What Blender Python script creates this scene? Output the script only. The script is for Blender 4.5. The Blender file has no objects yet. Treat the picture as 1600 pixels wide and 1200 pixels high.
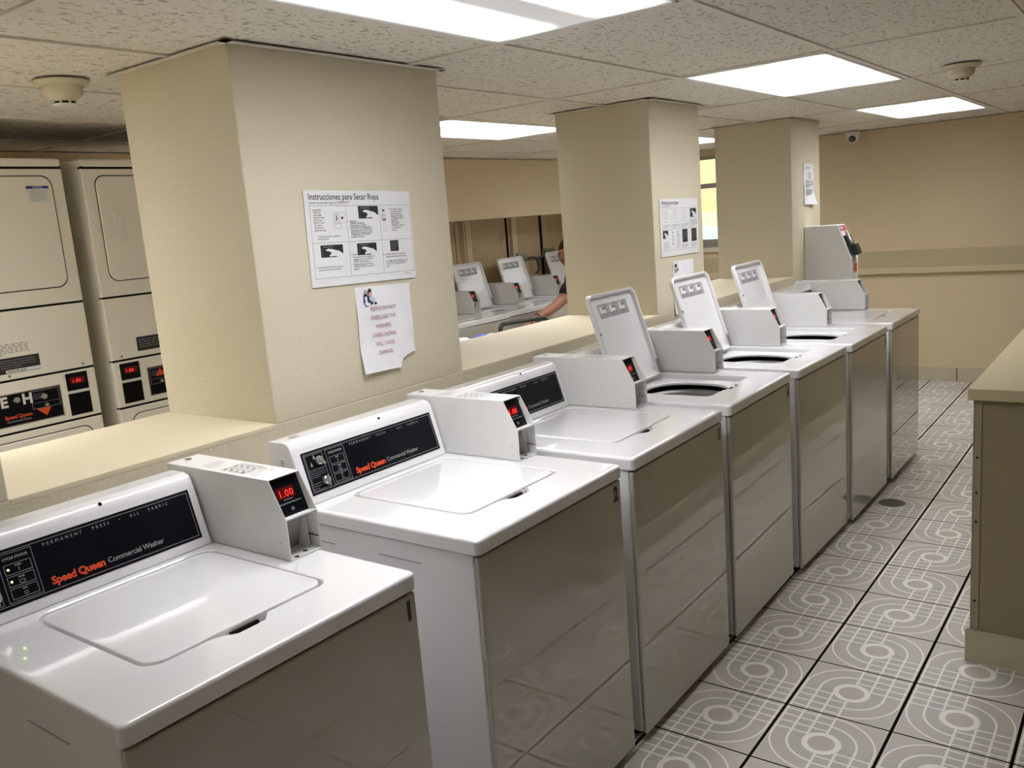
import bpy, bmesh, math, random
from mathutils import Vector, Matrix
random.seed(7)
S = bpy.context.scene
COL = S.collection
PI = math.pi

# ------------------------------------------------------------------ camera
def cam_axes(rx, ry, rz):
    a, b, c = [math.radians(t) for t in (rx, ry, rz)]
    f = Vector((math.sin(c)*math.cos(a), math.cos(c)*math.cos(a), math.sin(a)))
    r = Vector((math.cos(c), -math.sin(c), 0)); u = r.cross(f)
    return math.cos(b)*r + math.sin(b)*u, -math.sin(b)*r + math.cos(b)*u, f
r_, u_, f_ = cam_axes(-10.4504, -4.5958, -37.1464)
cd = bpy.data.cameras.new('camera'); cam = bpy.data.objects.new('camera', cd); COL.objects.link(cam)
cd.sensor_width = 36; cd.lens = 1364.04/1600*36; cd.clip_start = 0.02
m = Matrix((r_, u_, -f_)).transposed().to_4x4(); m.translation = Vector((1.1948, 0.3705, 1.5943))
cam.matrix_world = m; S.camera = cam

# ------------------------------------------------------------------ exposure, world
S.view_settings.view_transform = 'Standard'; S.view_settings.look = 'None'
S.view_settings.exposure = 1.45; S.view_settings.gamma = 1.0; S.view_settings.use_curve_mapping = False
W = bpy.data.worlds.new('world'); S.world = W; W.use_nodes = True
bg = W.node_tree.nodes['Background']; bg.inputs[0].default_value = (0.85, 0.93, 1.0, 1); bg.inputs[1].default_value = .55
LAMP = 5.2        # diffuser radiance
try:
    S.cycles.max_bounces = 10; S.cycles.diffuse_bounces = 6; S.cycles.use_denoising = True
except Exception: pass

# ------------------------------------------------------------------ materials
class NT:
    """tiny shader-expression helper"""
    def __init__(s, name):
        s.m = bpy.data.materials.new(name); s.m.use_nodes = True; s.t = s.m.node_tree
        s.b = s.t.nodes['Principled BSDF']
    def n(s, k, **kw):
        o = s.t.nodes.new(k)
        for a, v in kw.items(): setattr(o, a, v)
        return o
    def put(s, v, sock):
        if hasattr(v, 'links') or isinstance(v, bpy.types.NodeSocket): s.t.links.new(v, sock)
        else: sock.default_value = v
    def ma(s, op, *a):
        o = s.n('ShaderNodeMath', operation=op)
        for i, v in enumerate(a): s.put(v, o.inputs[i])
        return o.outputs[0]
    def pos(s):
        return s.n('ShaderNodeNewGeometry').outputs['Position']
    def obj(s):
        return s.n('ShaderNodeTexCoord').outputs['Object']
    def xyz(s, v):
        o = s.n('ShaderNodeSeparateXYZ'); s.put(v, o.inputs[0]); return o.outputs
    def mix(s, f, a, b):
        o = s.n('ShaderNodeMix', data_type='RGBA'); s.put(f, o.inputs[0])
        for v, k in ((a, 6), (b, 7)):
            if isinstance(v, tuple): o.inputs[k].default_value = (*v, 1) if len(v) == 3 else v
            else: s.put(v, o.inputs[k])
        return o.outputs[2]
    def noise(s, vec, scale, det=3, rough=.55):
        o = s.n('ShaderNodeTexNoise'); s.put(vec, o.inputs['Vector'])
        o.inputs['Scale'].default_value = scale; o.inputs['Detail'].default_value = det
        o.inputs['Roughness'].default_value = rough
        return o.outputs[0]
    def scale(s, vec, sc):
        o = s.n('ShaderNodeMapping'); s.put(vec, o.inputs[0]); o.inputs['Scale'].default_value = sc
        return o.outputs[0]
    def bump(s, h, st, d=.002):
        o = s.n('ShaderNodeBump'); o.inputs['Strength'].default_value = st; o.inputs['Distance'].default_value = d
        s.put(h, o.inputs['Height']); s.t.links.new(o.outputs[0], s.b.inputs['Normal'])
    def step(s, v, lo, hi):
        o = s.n('ShaderNodeMapRange', interpolation_type='SMOOTHSTEP'); s.put(v, o.inputs[0])
        o.inputs[1].default_value = lo; o.inputs[2].default_value = hi
        return o.outputs[0]
    def col(s, v):
        if isinstance(v, tuple): s.b.inputs['Base Color'].default_value = (*v[:3], 1)
        else: s.put(v, s.b.inputs['Base Color'])

def plain(name, c, rough=.5, metal=0, var=.06, sc=30, em=None, es=0, coat=0, spec=.5):
    k = NT(name)
    nz = k.noise(k.obj(), sc)
    k.col(k.mix(nz, tuple(x*(1-var) for x in c), tuple(min(1, x*(1+var)) for x in c)))
    k.b.inputs['Roughness'].default_value = rough; k.b.inputs['Metallic'].default_value = metal
    k.b.inputs['Coat Weight'].default_value = coat
    k.b.inputs['Specular IOR Level'].default_value = spec
    if em: k.b.inputs['Emission Color'].default_value = (*em, 1); k.b.inputs['Emission Strength'].default_value = es
    return k.m

def enamel(name, c, rough, dirt=0.0, coat=.8):
    k = NT(name)
    o = k.obj()
    nz = k.noise(o, 6, 2)
    base = k.mix(nz, tuple(x*.98 for x in c), c)
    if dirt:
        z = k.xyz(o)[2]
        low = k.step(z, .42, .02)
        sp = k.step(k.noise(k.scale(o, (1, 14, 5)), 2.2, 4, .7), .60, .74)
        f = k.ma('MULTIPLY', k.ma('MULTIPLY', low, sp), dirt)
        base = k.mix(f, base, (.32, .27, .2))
    k.col(base); k.b.inputs['Roughness'].default_value = rough
    k.b.inputs['Coat Weight'].default_value = coat; k.b.inputs['Coat Roughness'].default_value = .015; k.b.inputs['Coat IOR'].default_value = 1.6 if coat < 1 else 1.85
    k.bump(k.noise(o, 5, 2), .02, .004)
    return k.m

M = {}
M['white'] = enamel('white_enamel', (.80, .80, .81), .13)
M['front'] = enamel('shaded_front_enamel', (.44, .42, .37), .05, .5, 1.0)  # same white paint as the tops, base darkened for the shade on the fronts
M['meter'] = plain('meter_paint', (.74, .74, .72), .38, var=.02)
M['grey_in'] = plain('grey_steel', (.33, .33, .31), .45, .3)
M['dryer'] = enamel('dryer_enamel', (.86, .83, .74), .30, 0, .2)
M['black'] = plain('black_glass', (.004, .004, .007), .3, spec=.15)
M['matte_black'] = plain('black_plastic', (.012, .012, .013), .45)
M['dark'] = plain('dark_gap', (.005, .0045, .004), .8, spec=.1)
M['red_led'] = plain('red_led', (.3, .0, .0), .4, em=(1, .035, .02), es=.55)
M['red_dim'] = plain('red_window', (.07, .004, .004), .25, em=(1, .02, .02), es=.008)
M['green_led'] = plain('green_led', (.2, .7, .1), .3, em=(.45, 1, .2), es=4)
M['orange'] = plain('orange_print', (.72, .075, .02), .45)
M['grey_print'] = plain('grey_print', (.36, .36, .36), .5)
M['dim_print'] = plain('dim_print', (.2, .2, .21), .5)
M['white_print'] = plain('white_print', (.7, .7, .68), .5)
M['black_print'] = plain('black_print', (.02, .02, .02), .6)
M['red_print'] = plain('maroon_print', (.30, .045, .07), .6)
M['grey_text'] = plain('pale_print', (.30, .30, .30), .6)
M['blue_print'] = plain('blue_print', (.02, .03, .30), .5)
M['paper'] = plain('paper', (.78, .78, .80), .7, var=.03, sc=12)
M['board'] = plain('placard', (.74, .75, .75), .45, var=.01)
M['chrome'] = plain('chrome', (.6, .6, .6), .22, 1)
M['knob'] = plain('knob_metal', (.55, .55, .53), .3, .8)
M['steel'] = plain('steel', (.32, .31, .30), .4, .8)
M['iron'] = plain('cast_iron', (.13, .115, .105), .5, .5)
M['plastic_ivory'] = plain('ivory_plastic', (.62, .57, .40), .45)
M['plastic_white'] = plain('white_plastic', (.75, .75, .75), .35)
M['lens'] = plain('camera_lens', (.01, .01, .012), .08, coat=1)
M['skin'] = plain('skin', (.36, .16, .095), .5, var=.1, sc=20)
M['tee'] = plain('black_cotton', (.010, .010, .013), .85, var=.2, sc=60)
M['jeans'] = plain('navy_denim', (.02, .03, .06), .85, var=.2, sc=80)
M['hair'] = plain('brown_hair', (.035, .016, .010), .6, var=.3, sc=80)
M['shoe'] = plain('shoe_leather', (.05, .05, .05), .6)
M['bracelet'] = plain('red_cord', (.12, .01, .01), .6)
M['cloth_w'] = plain('white_cloth', (.78, .78, .80), .9)
M['cloth_b'] = plain('blue_cloth', (.10, .17, .55), .9)
M['cloth_p'] = plain('pink_cloth', (.6, .3, .3), .9)
M['cream_trim'] = plain('cream_trim', (.64, .58, .44), .5)
M['tan_trim'] = plain('tan_trim', (.47, .40, .235), .55, var=.05, sc=5)
M['alu'] = plain('aluminium', (.42, .40, .37), .4, .7)
M['edge_strip'] = plain('painted_edge_strip', (.33, .29, .20), .5, var=.15, sc=8)

# stucco wall paint
def stucco(name, c, sc=70, st=.55, d=.004, var=.05, blot=None):
    k = NT(name); p = k.pos()
    big = k.noise(p, 1.3, 3)
    c2 = k.mix(big, tuple(x*(1-var) for x in c), tuple(x*(1+var) for x in c))
    if blot:
        c2 = k.mix(k.ma('MULTIPLY', k.step(k.noise(p, 3.5, 5, .7), .52, .72), .5), c2, blot)
    k.col(c2); k.b.inputs['Roughness'].default_value = .62
    k.bump(k.noise(p, sc, 3, .6), st*.85, d)
    return k.m
M['stucco'] = stucco('cream_stucco', (.62, .565, .42))
M['smooth'] = stucco('cream_smooth', (.66, .59, .42), 25, .1, .001)
M['tanwall'] = stucco('tan_wall', (.63, .51, .325), 60, .35, .002, .05)
M['ply'] = stucco('plywood_wall', (.50, .385, .23), 20, .2, .002, .1, (.30, .20, .10))
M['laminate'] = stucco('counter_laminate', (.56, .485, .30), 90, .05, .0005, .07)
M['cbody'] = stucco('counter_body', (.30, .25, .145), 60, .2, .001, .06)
M['basetile'] = stucco('base_tile', (.50, .455, .33), 40, .15, .001, .12, (.40, .34, .22))
M['concrete'] = stucco('outdoor_ground', (.5, .48, .42), 30, .2)
M['yellowhouse'] = stucco('yellow_render', (.80, .62, .30), 30, .2)
M['foliage'] = plain('hedge_green', (.12, .25, .05), .9, var=.5, sc=12)
M['pool'] = plain('pale_blue_paint', (.50, .66, .70), .3)

# acoustic ceiling tile
def mk_ceiling():
    k = NT('acoustic_tile'); p = k.pos()
    v = k.scale(p, (1, .45, 1))
    a = k.step(k.noise(v, 85, 3, .6), .565, .64)
    b = k.step(k.noise(p, 190, 2, .5), .62, .70)
    f = k.ma('MAXIMUM', a, b)
    base = k.mix(k.noise(p, 1.1, 2), (.76, .72, .64), (.82, .78, .70))
    k.col(k.mix(k.ma('MULTIPLY', f, .72), base, (.26, .23, .18)))
    k.b.inputs['Roughness'].default_value = .9
    k.bump(f, -.6, .003)
    return k.m
M['ceiling'] = mk_ceiling()
M['tbar'] = plain('ceiling_grid_paint', (.76, .72, .64), .5, var=.02)

# floor tile with the printed arcs and squares
def mk_floor():
    k = NT('patterned_floor_tile'); p = k.xyz(k.pos())
    T, FX, FY = .3181, .2794, 2.9065
    u = k.ma('DIVIDE', k.ma('SUBTRACT', p[0], FX), T); v = k.ma('DIVIDE', k.ma('SUBTRACT', p[1], FY), T)
    iu = k.ma('FLOOR', u); iv = k.ma('FLOOR', v)
    x = k.ma('MULTIPLY_ADD', k.ma('SUBTRACT', u, iu), 2, -1); y = k.ma('MULTIPLY_ADD', k.ma('SUBTRACT', v, iv), 2, -1)
    ax = k.ma('ABSOLUTE', x); ay = k.ma('ABSOLUTE', y)
    par = k.ma('FLOORED_MODULO', k.ma('ADD', iu, iv), 2)          # 0: arcs in UL and LR
    sg = k.ma('MULTIPLY_ADD', par, -2, 1)
    q = k.ma('MULTIPLY', k.ma('MULTIPLY', x, y), sg)
    arcs = k.ma('LESS_THAN', q, 0)                                # arc quadrants
    r = k.ma('SQRT', k.ma('ADD', k.ma('MULTIPLY', x, x), k.ma('MULTIPLY', y, y)))
    def line(val, c, w): # 1 near val==c
        return k.step(k.ma('ABSOLUTE', k.ma('SUBTRACT', val, c)), w*1.25, w*.75)
    def mx(*a):
        o = a[0]
        for t in a[1:]: o = k.ma('MAXIMUM', o, t)
        return o
    arcl = mx(line(r, .62, .022), line(r, .93, .018))
    grid = mx(line(ax, .32, .022), line(ax, .62, .022), line(ax, .93, .018),
              line(ay, .20, .019), line(ay, .43, .019), line(ay, .66, .019), line(ay, .89, .019))
    lines = k.ma('ADD', k.ma('MULTIPLY', arcs, arcl), k.ma('MULTIPLY', k.ma('SUBTRACT', 1, arcs), grid))
    lines = mx(lines, line(ax, 0, .022))
    out_ring = k.ma('GREATER_THAN', r, .36)
    lines = k.ma('MULTIPLY', lines, out_ring)
    ring = line(r, .30, .055)
    lines = mx(lines, ring)
    # ground colours
    fa = k.ma('MULTIPLY', k.step(r, .61, .63), 1)
    cell = k.mix(fa, (.425, .42, .385), (.455, .42, .375))
    cell = k.mix(k.step(r, .925, .935), cell, (.48, .45, .40))
    cg = k.mix(k.step(k.ma('MAXIMUM', ax, ay), .6, .64), (.40, .395, .36), (.43, .405, .365))
    g = k.mix(arcs, cg, cell)
    g = k.mix(k.ma('LESS_THAN', r, .30), g, (.44, .405, .355))
    sp = k.noise(k.pos(), 260, 1)
    g = k.mix(k.ma('MULTIPLY', k.step(sp, .42, .62), .38), g, (.30, .28, .25))
    c = k.mix(k.ma('MULTIPLY', lines, .9), g, (.80, .77, .70))
    c = k.mix(k.ma('MULTIPLY', k.step(k.noise(k.pos(), 2.3, 4, .6), .45, .8), .25), c, (.40, .35, .27))
    grout = mx(k.step(ax, .965, .975), k.step(ay, .976, .984))
    edge = mx(k.step(ax, .94, .945), k.step(ay, .955, .96))
    c = k.mix(k.ma('MULTIPLY', edge, .35), c, (.66, .63, .56))
    c = k.mix(grout, c, (.008, .006, .005))
    k.col(c)
    rr = k.n('ShaderNodeMapRange'); k.put(sp, rr.inputs[0]); rr.inputs[3].default_value = .24; rr.inputs[4].default_value = .40
    k.put(k.ma('MAXIMUM', rr.outputs[0], k.ma('MULTIPLY', grout, .95)), k.b.inputs['Roughness'])
    k.put(k.ma('MULTIPLY', k.ma('SUBTRACT', 1, grout), .5), k.b.inputs['Specular IOR Level'])
    h = k.ma('SUBTRACT', k.ma('MULTIPLY', sp, .12), grout)
    k.bump(h, .5, .002)
    return k.m
M['floor'] = mk_floor()

# prismatic lamp diffuser: two tubes glowing behind it (local x is across the fixture)
def mk_diffuser(gain=1.0, name='lamp_diffuser', mid=1.0):
    k = NT(name); o = k.xyz(k.obj())
    a = k.step(k.ma('ABSOLUTE', k.ma('SUBTRACT', k.ma('ABSOLUTE', o[0]), .165)), .125, .045)
    ends = k.step(k.ma('ABSOLUTE', o[1]), .60, .52)
    pr = k.ma('MULTIPLY', k.ma('SINE', k.ma('MULTIPLY', o[0], 900)), k.ma('SINE', k.ma('MULTIPLY', o[1], 900)))
    g_ = k.n('ShaderNodeNewGeometry'); dt = k.n('ShaderNodeVectorMath', operation='DOT_PRODUCT')
    k.t.links.new(g_.outputs['Incoming'], dt.inputs[0]); k.t.links.new(g_.outputs['Normal'], dt.inputs[1])
    cs = k.ma('ABSOLUTE', dt.outputs['Value'])
    spread = k.ma('MULTIPLY_ADD', k.ma('POWER', k.ma('SUBTRACT', 1, cs), 8), .55*mid, .035*mid)   # prisms smear the tubes at grazing angles
    st = k.ma('ADD', k.ma('MULTIPLY', k.ma('MULTIPLY', a, ends), 1.35), spread)
    st = k.ma('MULTIPLY', st, k.ma('MULTIPLY_ADD', pr, .16, 1))
    lobe = k.ma('POWER', cs, 1.9)      # prismatic lens throws its light downwards
    st = k.ma('MULTIPLY', st, k.ma('MULTIPLY_ADD', lobe, .92, .24))
    k.col((.8, .8, .82)); k.b.inputs['Emission Color'].default_value = (.97, .965, 1, 1)
    k.put(k.ma('MULTIPLY', st, LAMP*gain), k.b.inputs['Emission Strength'])
    k.b.inputs['Roughness'].default_value = .3
    return k.m
M['diffuser'] = mk_diffuser()
M['diffuser_old'] = mk_diffuser(.95, 'worn_lamp_diffuser', .62)
M['diffuser_bright'] = mk_diffuser(1.6, 'brightest_lamp_diffuser')
M['diffuser_new'] = mk_diffuser(1.3, 'fresh_lamp_diffuser')
def mk_glass():
    k = NT('window_glass'); k.b.inputs['Transmission Weight'].default_value = 1; k.b.inputs['Roughness'].default_value = .02
    k.b.inputs['IOR'].default_value = 1.05; k.b.inputs['Base Color'].default_value = (1, 1, 1, 1)
    return k.m
M['glass'] = mk_glass()

# ------------------------------------------------------------------ mesh builder
_txt = {}
def text_mesh(body, size, align, spacing=1.0, line=1.0, bold=0.0, shear=0.0):
    key = (body, size, align, spacing, line, bold, shear)
    if key in _txt: return _txt[key]
    c = bpy.data.curves.new('t', 'FONT'); c.body = body; c.size = size; c.align_x = align
    c.space_character = spacing; c.space_line = line; c.resolution_u = 2; c.offset = bold; c.shear = shear
    o = bpy.data.objects.new('t', c); COL.objects.link(o)
    bpy.context.view_layer.update()
    me = bpy.data.meshes.new_from_object(o.evaluated_get(bpy.context.evaluated_depsgraph_get()))
    vs = [tuple(v.co[:2]) for v in me.vertices]; fs = [tuple(p.vertices) for p in me.polygons]
    bpy.data.objects.remove(o); bpy.data.curves.remove(c); bpy.data.meshes.remove(me)
    _txt[key] = (vs, fs); return vs, fs

class MB:
    def __init__(s): s.v = []; s.f = []; s.fm = []; s.mats = []
    def mi(s, m):
        m = M[m]
        if m not in s.mats: s.mats.append(m)
        return s.mats.index(m)
    def add(s, vs, fs, m):
        b = len(s.v); s.v += [tuple(v) for v in vs]; k = s.mi(m)
        for f in fs: s.f.append(tuple(i+b for i in f)); s.fm.append(k)
        return s
    def bm(s, bm, m):
        bm.verts.index_update()
        s.add([v.co[:] for v in bm.verts], [[v.index for v in f.verts] for f in bm.faces], m); bm.free(); return s
    def box(s, x0, x1, y0, y1, z0, z1, m, bev=0, seg=2, mat=None):
        bm = bmesh.new(); bmesh.ops.create_cube(bm, size=1)
        for v in bm.verts: v.co = Vector((x0+(v.co.x+.5)*(x1-x0), y0+(v.co.y+.5)*(y1-y0), z0+(v.co.z+.5)*(z1-z0)))
        if bev: bmesh.ops.bevel(bm, geom=list(bm.edges), offset=bev, segments=seg, affect='EDGES', profile=.5)
        if mat: bmesh.ops.transform(bm, matrix=mat, verts=bm.verts)
        return s.bm(bm, m)
    def prism(s, pts, axis, a, b, m, bev=0, seg=2, only=None):
        """closed profile pts (2D) extruded along axis from a to b; axis y: pts are (x,z); x: (y,z); z: (x,y)"""
        def P(p, t):
            return {'y': (p[0], t, p[1]), 'x': (t, p[0], p[1]), 'z': (p[0], p[1], t)}[axis]
        bm = bmesh.new()
        A = [bm.verts.new(P(p, a)) for p in pts]; B = [bm.verts.new(P(p, b)) for p in pts]
        n = len(pts); bm.faces.new(A); bm.faces.new(B[::-1])
        for i in range(n): bm.faces.new((A[i], B[i], B[(i+1) % n], A[(i+1) % n]))
        bmesh.ops.recalc_face_normals(bm, faces=bm.faces)
        if bev:
            es = list(bm.edges)
            bmesh.ops.bevel(bm, geom=es, offset=bev, segments=seg, affect='EDGES', profile=.5)
        return s.bm(bm, m)
    def loops(s, L, m, cap0=False, cap1=False):
        n = len(L[0]); vs = [p for l in L for p in l]; fs = []
        for k in range(len(L)-1):
            for i in range(n):
                j = (i+1) % n; fs.append((k*n+i, k*n+j, (k+1)*n+j, (k+1)*n+i))
        if cap0: fs.append(tuple(range(n))[::-1])
        if cap1: fs.append(tuple((len(L)-1)*n+i for i in range(n)))
        return s.add(vs, fs, m)
    def tube(s, pts, r, m, n=10, cap=True):
        pts = [Vector(p) for p in pts]; R = r if isinstance(r, (list, tuple)) else [r]*len(pts); L = []
        t0 = (pts[1]-pts[0]).normalized(); a = t0.orthogonal().normalized()
        for i, p in enumerate(pts):
            t = (pts[min(i+1, len(pts)-1)]-pts[max(i-1, 0)]).normalized()
            a = (a - t*a.dot(t)).normalized(); b = t.cross(a)
            L.append([p+R[i]*(math.cos(k*2*PI/n)*a+math.sin(k*2*PI/n)*b) for k in range(n)])
        return s.loops(L, m, cap, cap)
    def lathe(s, prof, c, m, n=32, axis='z', mat=None):
        """prof: (r, h) list around axis through c"""
        L = []
        for r, h in prof:
            row = []
            for k in range(n):
                a = 2*PI*k/n; p = Vector((max(r, 1e-5)*math.cos(a), max(r, 1e-5)*math.sin(a), h))
                if axis == 'x': p = Vector((p.z, p.x, p.y))
                if axis == 'y': p = Vector((p.x, p.z, p.y))
                if mat: p = mat @ p
                row.append(p+Vector(c))
            L.append(row)
        return s.loops(L, m, False, False)
    def quad(s, O, U, V, w, h, m, eps=0):
        O, U, V = Vector(O), Vector(U).normalized(), Vector(V).normalized(); N = U.cross(V)*eps
        return s.add([O+N, O+U*w+N, O+U*w+V*h+N, O+V*h+N], [(0, 1, 2, 3)], m)
    def text(s, body, O, U, V, size, m, align='LEFT', eps=.0004, spacing=1.0, line=1.0, bold=0.0, sx=1.0, shear=0.0):
        vs, fs = text_mesh(body, 1.0, align, spacing, line, bold, shear)
        O, U, V = Vector(O), Vector(U).normalized(), Vector(V).normalized(); N = U.cross(V)*eps
        return s.add([O+U*(x*size*sx)+V*(y*size)+N for x, y in vs], fs, m)
    def frame(s, O, U, V, x0, y0, x1, y1, w, m, eps=.0004):
        O, U, V = Vector(O), Vector(U).normalized(), Vector(V).normalized()
        for a, b, c, d in ((x0, y0, x1, y0+w), (x0, y1-w, x1, y1), (x0, y0, x0+w, y1), (x1-w, y0, x1, y1)):
            s.quad(O+U*a+V*b, U, V, c-a, d-b, m, eps)
        return s
    def greek(s, O, U, V, x, y, w, h, rows, m, eps=.0005, fill=.5, dens=.85):
        """illegible small print: rows of short dashes"""
        O, U, V = Vector(O), Vector(U).normalized(), Vector(V).normalized()
        rh = h/rows
        for i in range(rows):
            t = 0; end = w*(1 if i < rows-1 else .6)
            while t < end:
                l = random.uniform(.03, .10)*w
                if t+l > end: l = end-t
                s.quad(O+U*(x+t)+V*(y+h-(i+1)*rh+rh*(1-fill)/2), U, V, l*dens, rh*fill, m, eps); t += l+.012*w
        return s
    def build(s, name, parent=None, loc=None, smooth=True, ang=38):
        me = bpy.data.meshes.new(name); me.from_pydata(s.v, [], s.f); me.update()
        for k in s.mats: me.materials.append(k)
        me.polygons.foreach_set('material_index', s.fm)
        if smooth:
            me.polygons.foreach_set('use_smooth', [True]*len(me.polygons)); me.set_sharp_from_angle(angle=math.radians(ang))
        me.update()
        o = bpy.data.objects.new(name, me); COL.objects.link(o)
        if smooth:
            wn = o.modifiers.new('weighted normals', 'WEIGHTED_NORMAL'); wn.mode = 'FACE_AREA'; wn.weight = 100; wn.keep_sharp = True
        if parent: o.parent = parent
        if loc: o.location = loc
        return o
def fixn(o):
    bm = bmesh.new(); bm.from_mesh(o.data); bmesh.ops.recalc_face_normals(bm, faces=bm.faces); bm.to_mesh(o.data); bm.free(); return o

def tag(o, label, cat, group=None, kind=None):
    if label: o['label'] = label
    if cat: o['category'] = cat
    if group: o['group'] = group
    if kind: o['kind'] = kind
    return o
def thing(name, label, cat, loc=(0, 0, 0), rotz=0, group=None):
    o = bpy.data.objects.new(name, None); COL.objects.link(o); o.empty_display_size = .1
    o.location = loc; o.rotation_euler = (0, 0, rotz)
    return tag(o, label, cat, group)
def struct(o): o['kind'] = 'structure'; return o
def copy_tree(o, parent=None):
    c = o.copy(); COL.objects.link(c)
    if parent: c.parent = parent
    for ch in list(o.children): copy_tree(ch, c)
    return c

# ------------------------------------------------------------------ room shell
ZC = 2.118; XR = 3.5; YN = -3.2; YF = 8.3; XW = -.80; XB = -1.33; XU = -3.29; XP = -3.78
struct(MB().add([(XP-.05, YN, 0), (XR, YN, 0), (XR, YF+.1, 0), (XP-.05, YF+.1, 0)], [(0, 1, 2, 3)], 'floor').build('floor', smooth=False))
struct(MB().box(XP-.05, XR, YN, YF+.1, ZC+.004, ZC+.05, 'ceiling').build('ceiling', smooth=False))
# suspension grid (T-bars)
g = MB()
CA, CR = -.4313, 2.575
xs = [CA+.6096*k for k in range(-5, 8) if XU < CA+.6096*k < XR]
ys = [CR+1.2192*j for j in range(-5, 5) if YN < CR+1.2192*j < YF]
for x in xs: g.box(x-.012, x+.012, YN, YF, ZC-.002, ZC+.006, 'tbar')
for y in ys: g.box(XU, XR, y-.012, y+.012, ZC-.0025, ZC+.006, 'tbar')
struct(g.build('trim_1', smooth=False))
# long walls
WX0, WX1, WZ0, WZ1 = -2.80, -1.75, 1.21, 2.06
w = MB()
w.box(XP-.05, WX0, YF, YF+.1, 0, ZC, 'tanwall').box(WX1, XR, YF, YF+.1, 0, ZC, 'tanwall')
w.box(WX0, WX1, YF, YF+.1, 0, WZ0, 'tanwall').box(WX0, WX1, YF, YF+.1, WZ1, ZC, 'tanwall')
struct(w.build('wall_far', smooth=False))
struct(MB().box(XR, XR+.1, YN, YF+.1, 0, ZC, 'tanwall').build('wall_right', smooth=False))
struct(MB().box(XP-.05, XR+.1, YN-.1, YN, 0, ZC, 'tanwall').build('wall_near', smooth=False))
struct(MB().box(XP-.15, XP, YN, YF+.1, 0, 1.80, 'ply').build('wall_back', smooth=False))
# upper back wall hanging over the second row of washers, with its soffit
struct(MB().box(XP-.05, XU, 3.3, YF, 1.64, ZC, 'tanwall').box(XP-.05, XU, YN, 3.3, 0, ZC, 'tanwall').build('wall_upper_back', smooth=False))
# half wall, piers
struct(MB().box(XB, XW, YN, 6.81, 0, 1.0885, 'stucco', .006).build('wall_partition'))
for i, (a, b) in enumerate(((YN, 1.166), (1.888, 2.722), (4.239, 4.804), (6.218, 6.81))):
    p = MB().box(XB, XW, a, b, 1.085, ZC, 'stucco', .007)
    struct(p.build('wall_pier', smooth=True))
# sills
for i, (a, b) in enumerate(((1.166, 1.888), (2.722, 4.239), (4.804, 6.218))):
    struct(MB().box(XB-.001, XW+.001, a, b, 1.074, 1.0895, 'smooth', .003).build('trim_%d' % (i+2)))
# metal wall angles where piers meet the ceiling
for i, (a, b) in enumerate(((1.888, 2.722), (4.239, 4.804), (6.218, 6.81))):
    t = MB()
    for x0, x1, y0, y1 in ((XB-.03, XW+.022, a-.022, a+.001), (XB-.03, XW+.022, b-.001, b+.022), (XW-.001, XW+.022, a-.022, b+.022), (XB-.022, XB+.001, a, b)):
        t.box(x0, x1, y0, y1, ZC-.0045, ZC-.0025, 'tbar')
    struct(t.build('trim_%d' % (i+5), smooth=False))
# far wall band (chair rail) and tile skirting
b = MB()
for x0, x1 in ((XU, XR),):
    b.box(x0, x1, YF-.016, YF, .965, 1.103, 'tan_trim', .002)
    b.box(x0, x1, YF-.036, YF, .912, .965, 'laminate', .004)
struct(b.build('trim_8'))
b = MB(); x = -.153-.3181*11
while x < XR:
    b.box(x+.003, x+.3151, YF-.012, YF, 0, .113, 'basetile', .002); x += .3181
b.box(XU, XR, YF-.006, YF, 0, .108, 'dark')
struct(b.build('baseboard_far'))
# wall angle line along the far wall
struct(MB().box(XP, XR, YF-.02, YF, ZC-.004, ZC-.0025, 'tbar').box(XU, XU+.02, YN, YF, ZC-.004, ZC-.0025, 'tbar').build('trim_9', smooth=False))

# window on the far wall of the back room
wn = MB()
y0 = YF+.02
for x0, x1, z0, z1 in ((WX0, WX1, WZ1-.03, WZ1), (WX0, WX1, WZ0, WZ0+.075), (WX0, WX0+.04, WZ0, WZ1), (WX1-.04, WX1, WZ0, WZ1), (WX0, WX1, 1.765, 1.81)):
    wn.box(x0, x1, y0, y0+.05, z0, z1, 'alu', .003)
wn.box(WX0-.02, WX1+.02, YF-.03, YF+.03, WZ0-.045, WZ0-.001, 'cream_trim', .004)
win = struct(wn.build('window_1'))
MB().box(WX0+.03, WX1-.03, y0+.022, y0+.028, WZ0+.05, WZ1-.02, 'glass').build('pane', win, smooth=False)

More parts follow.
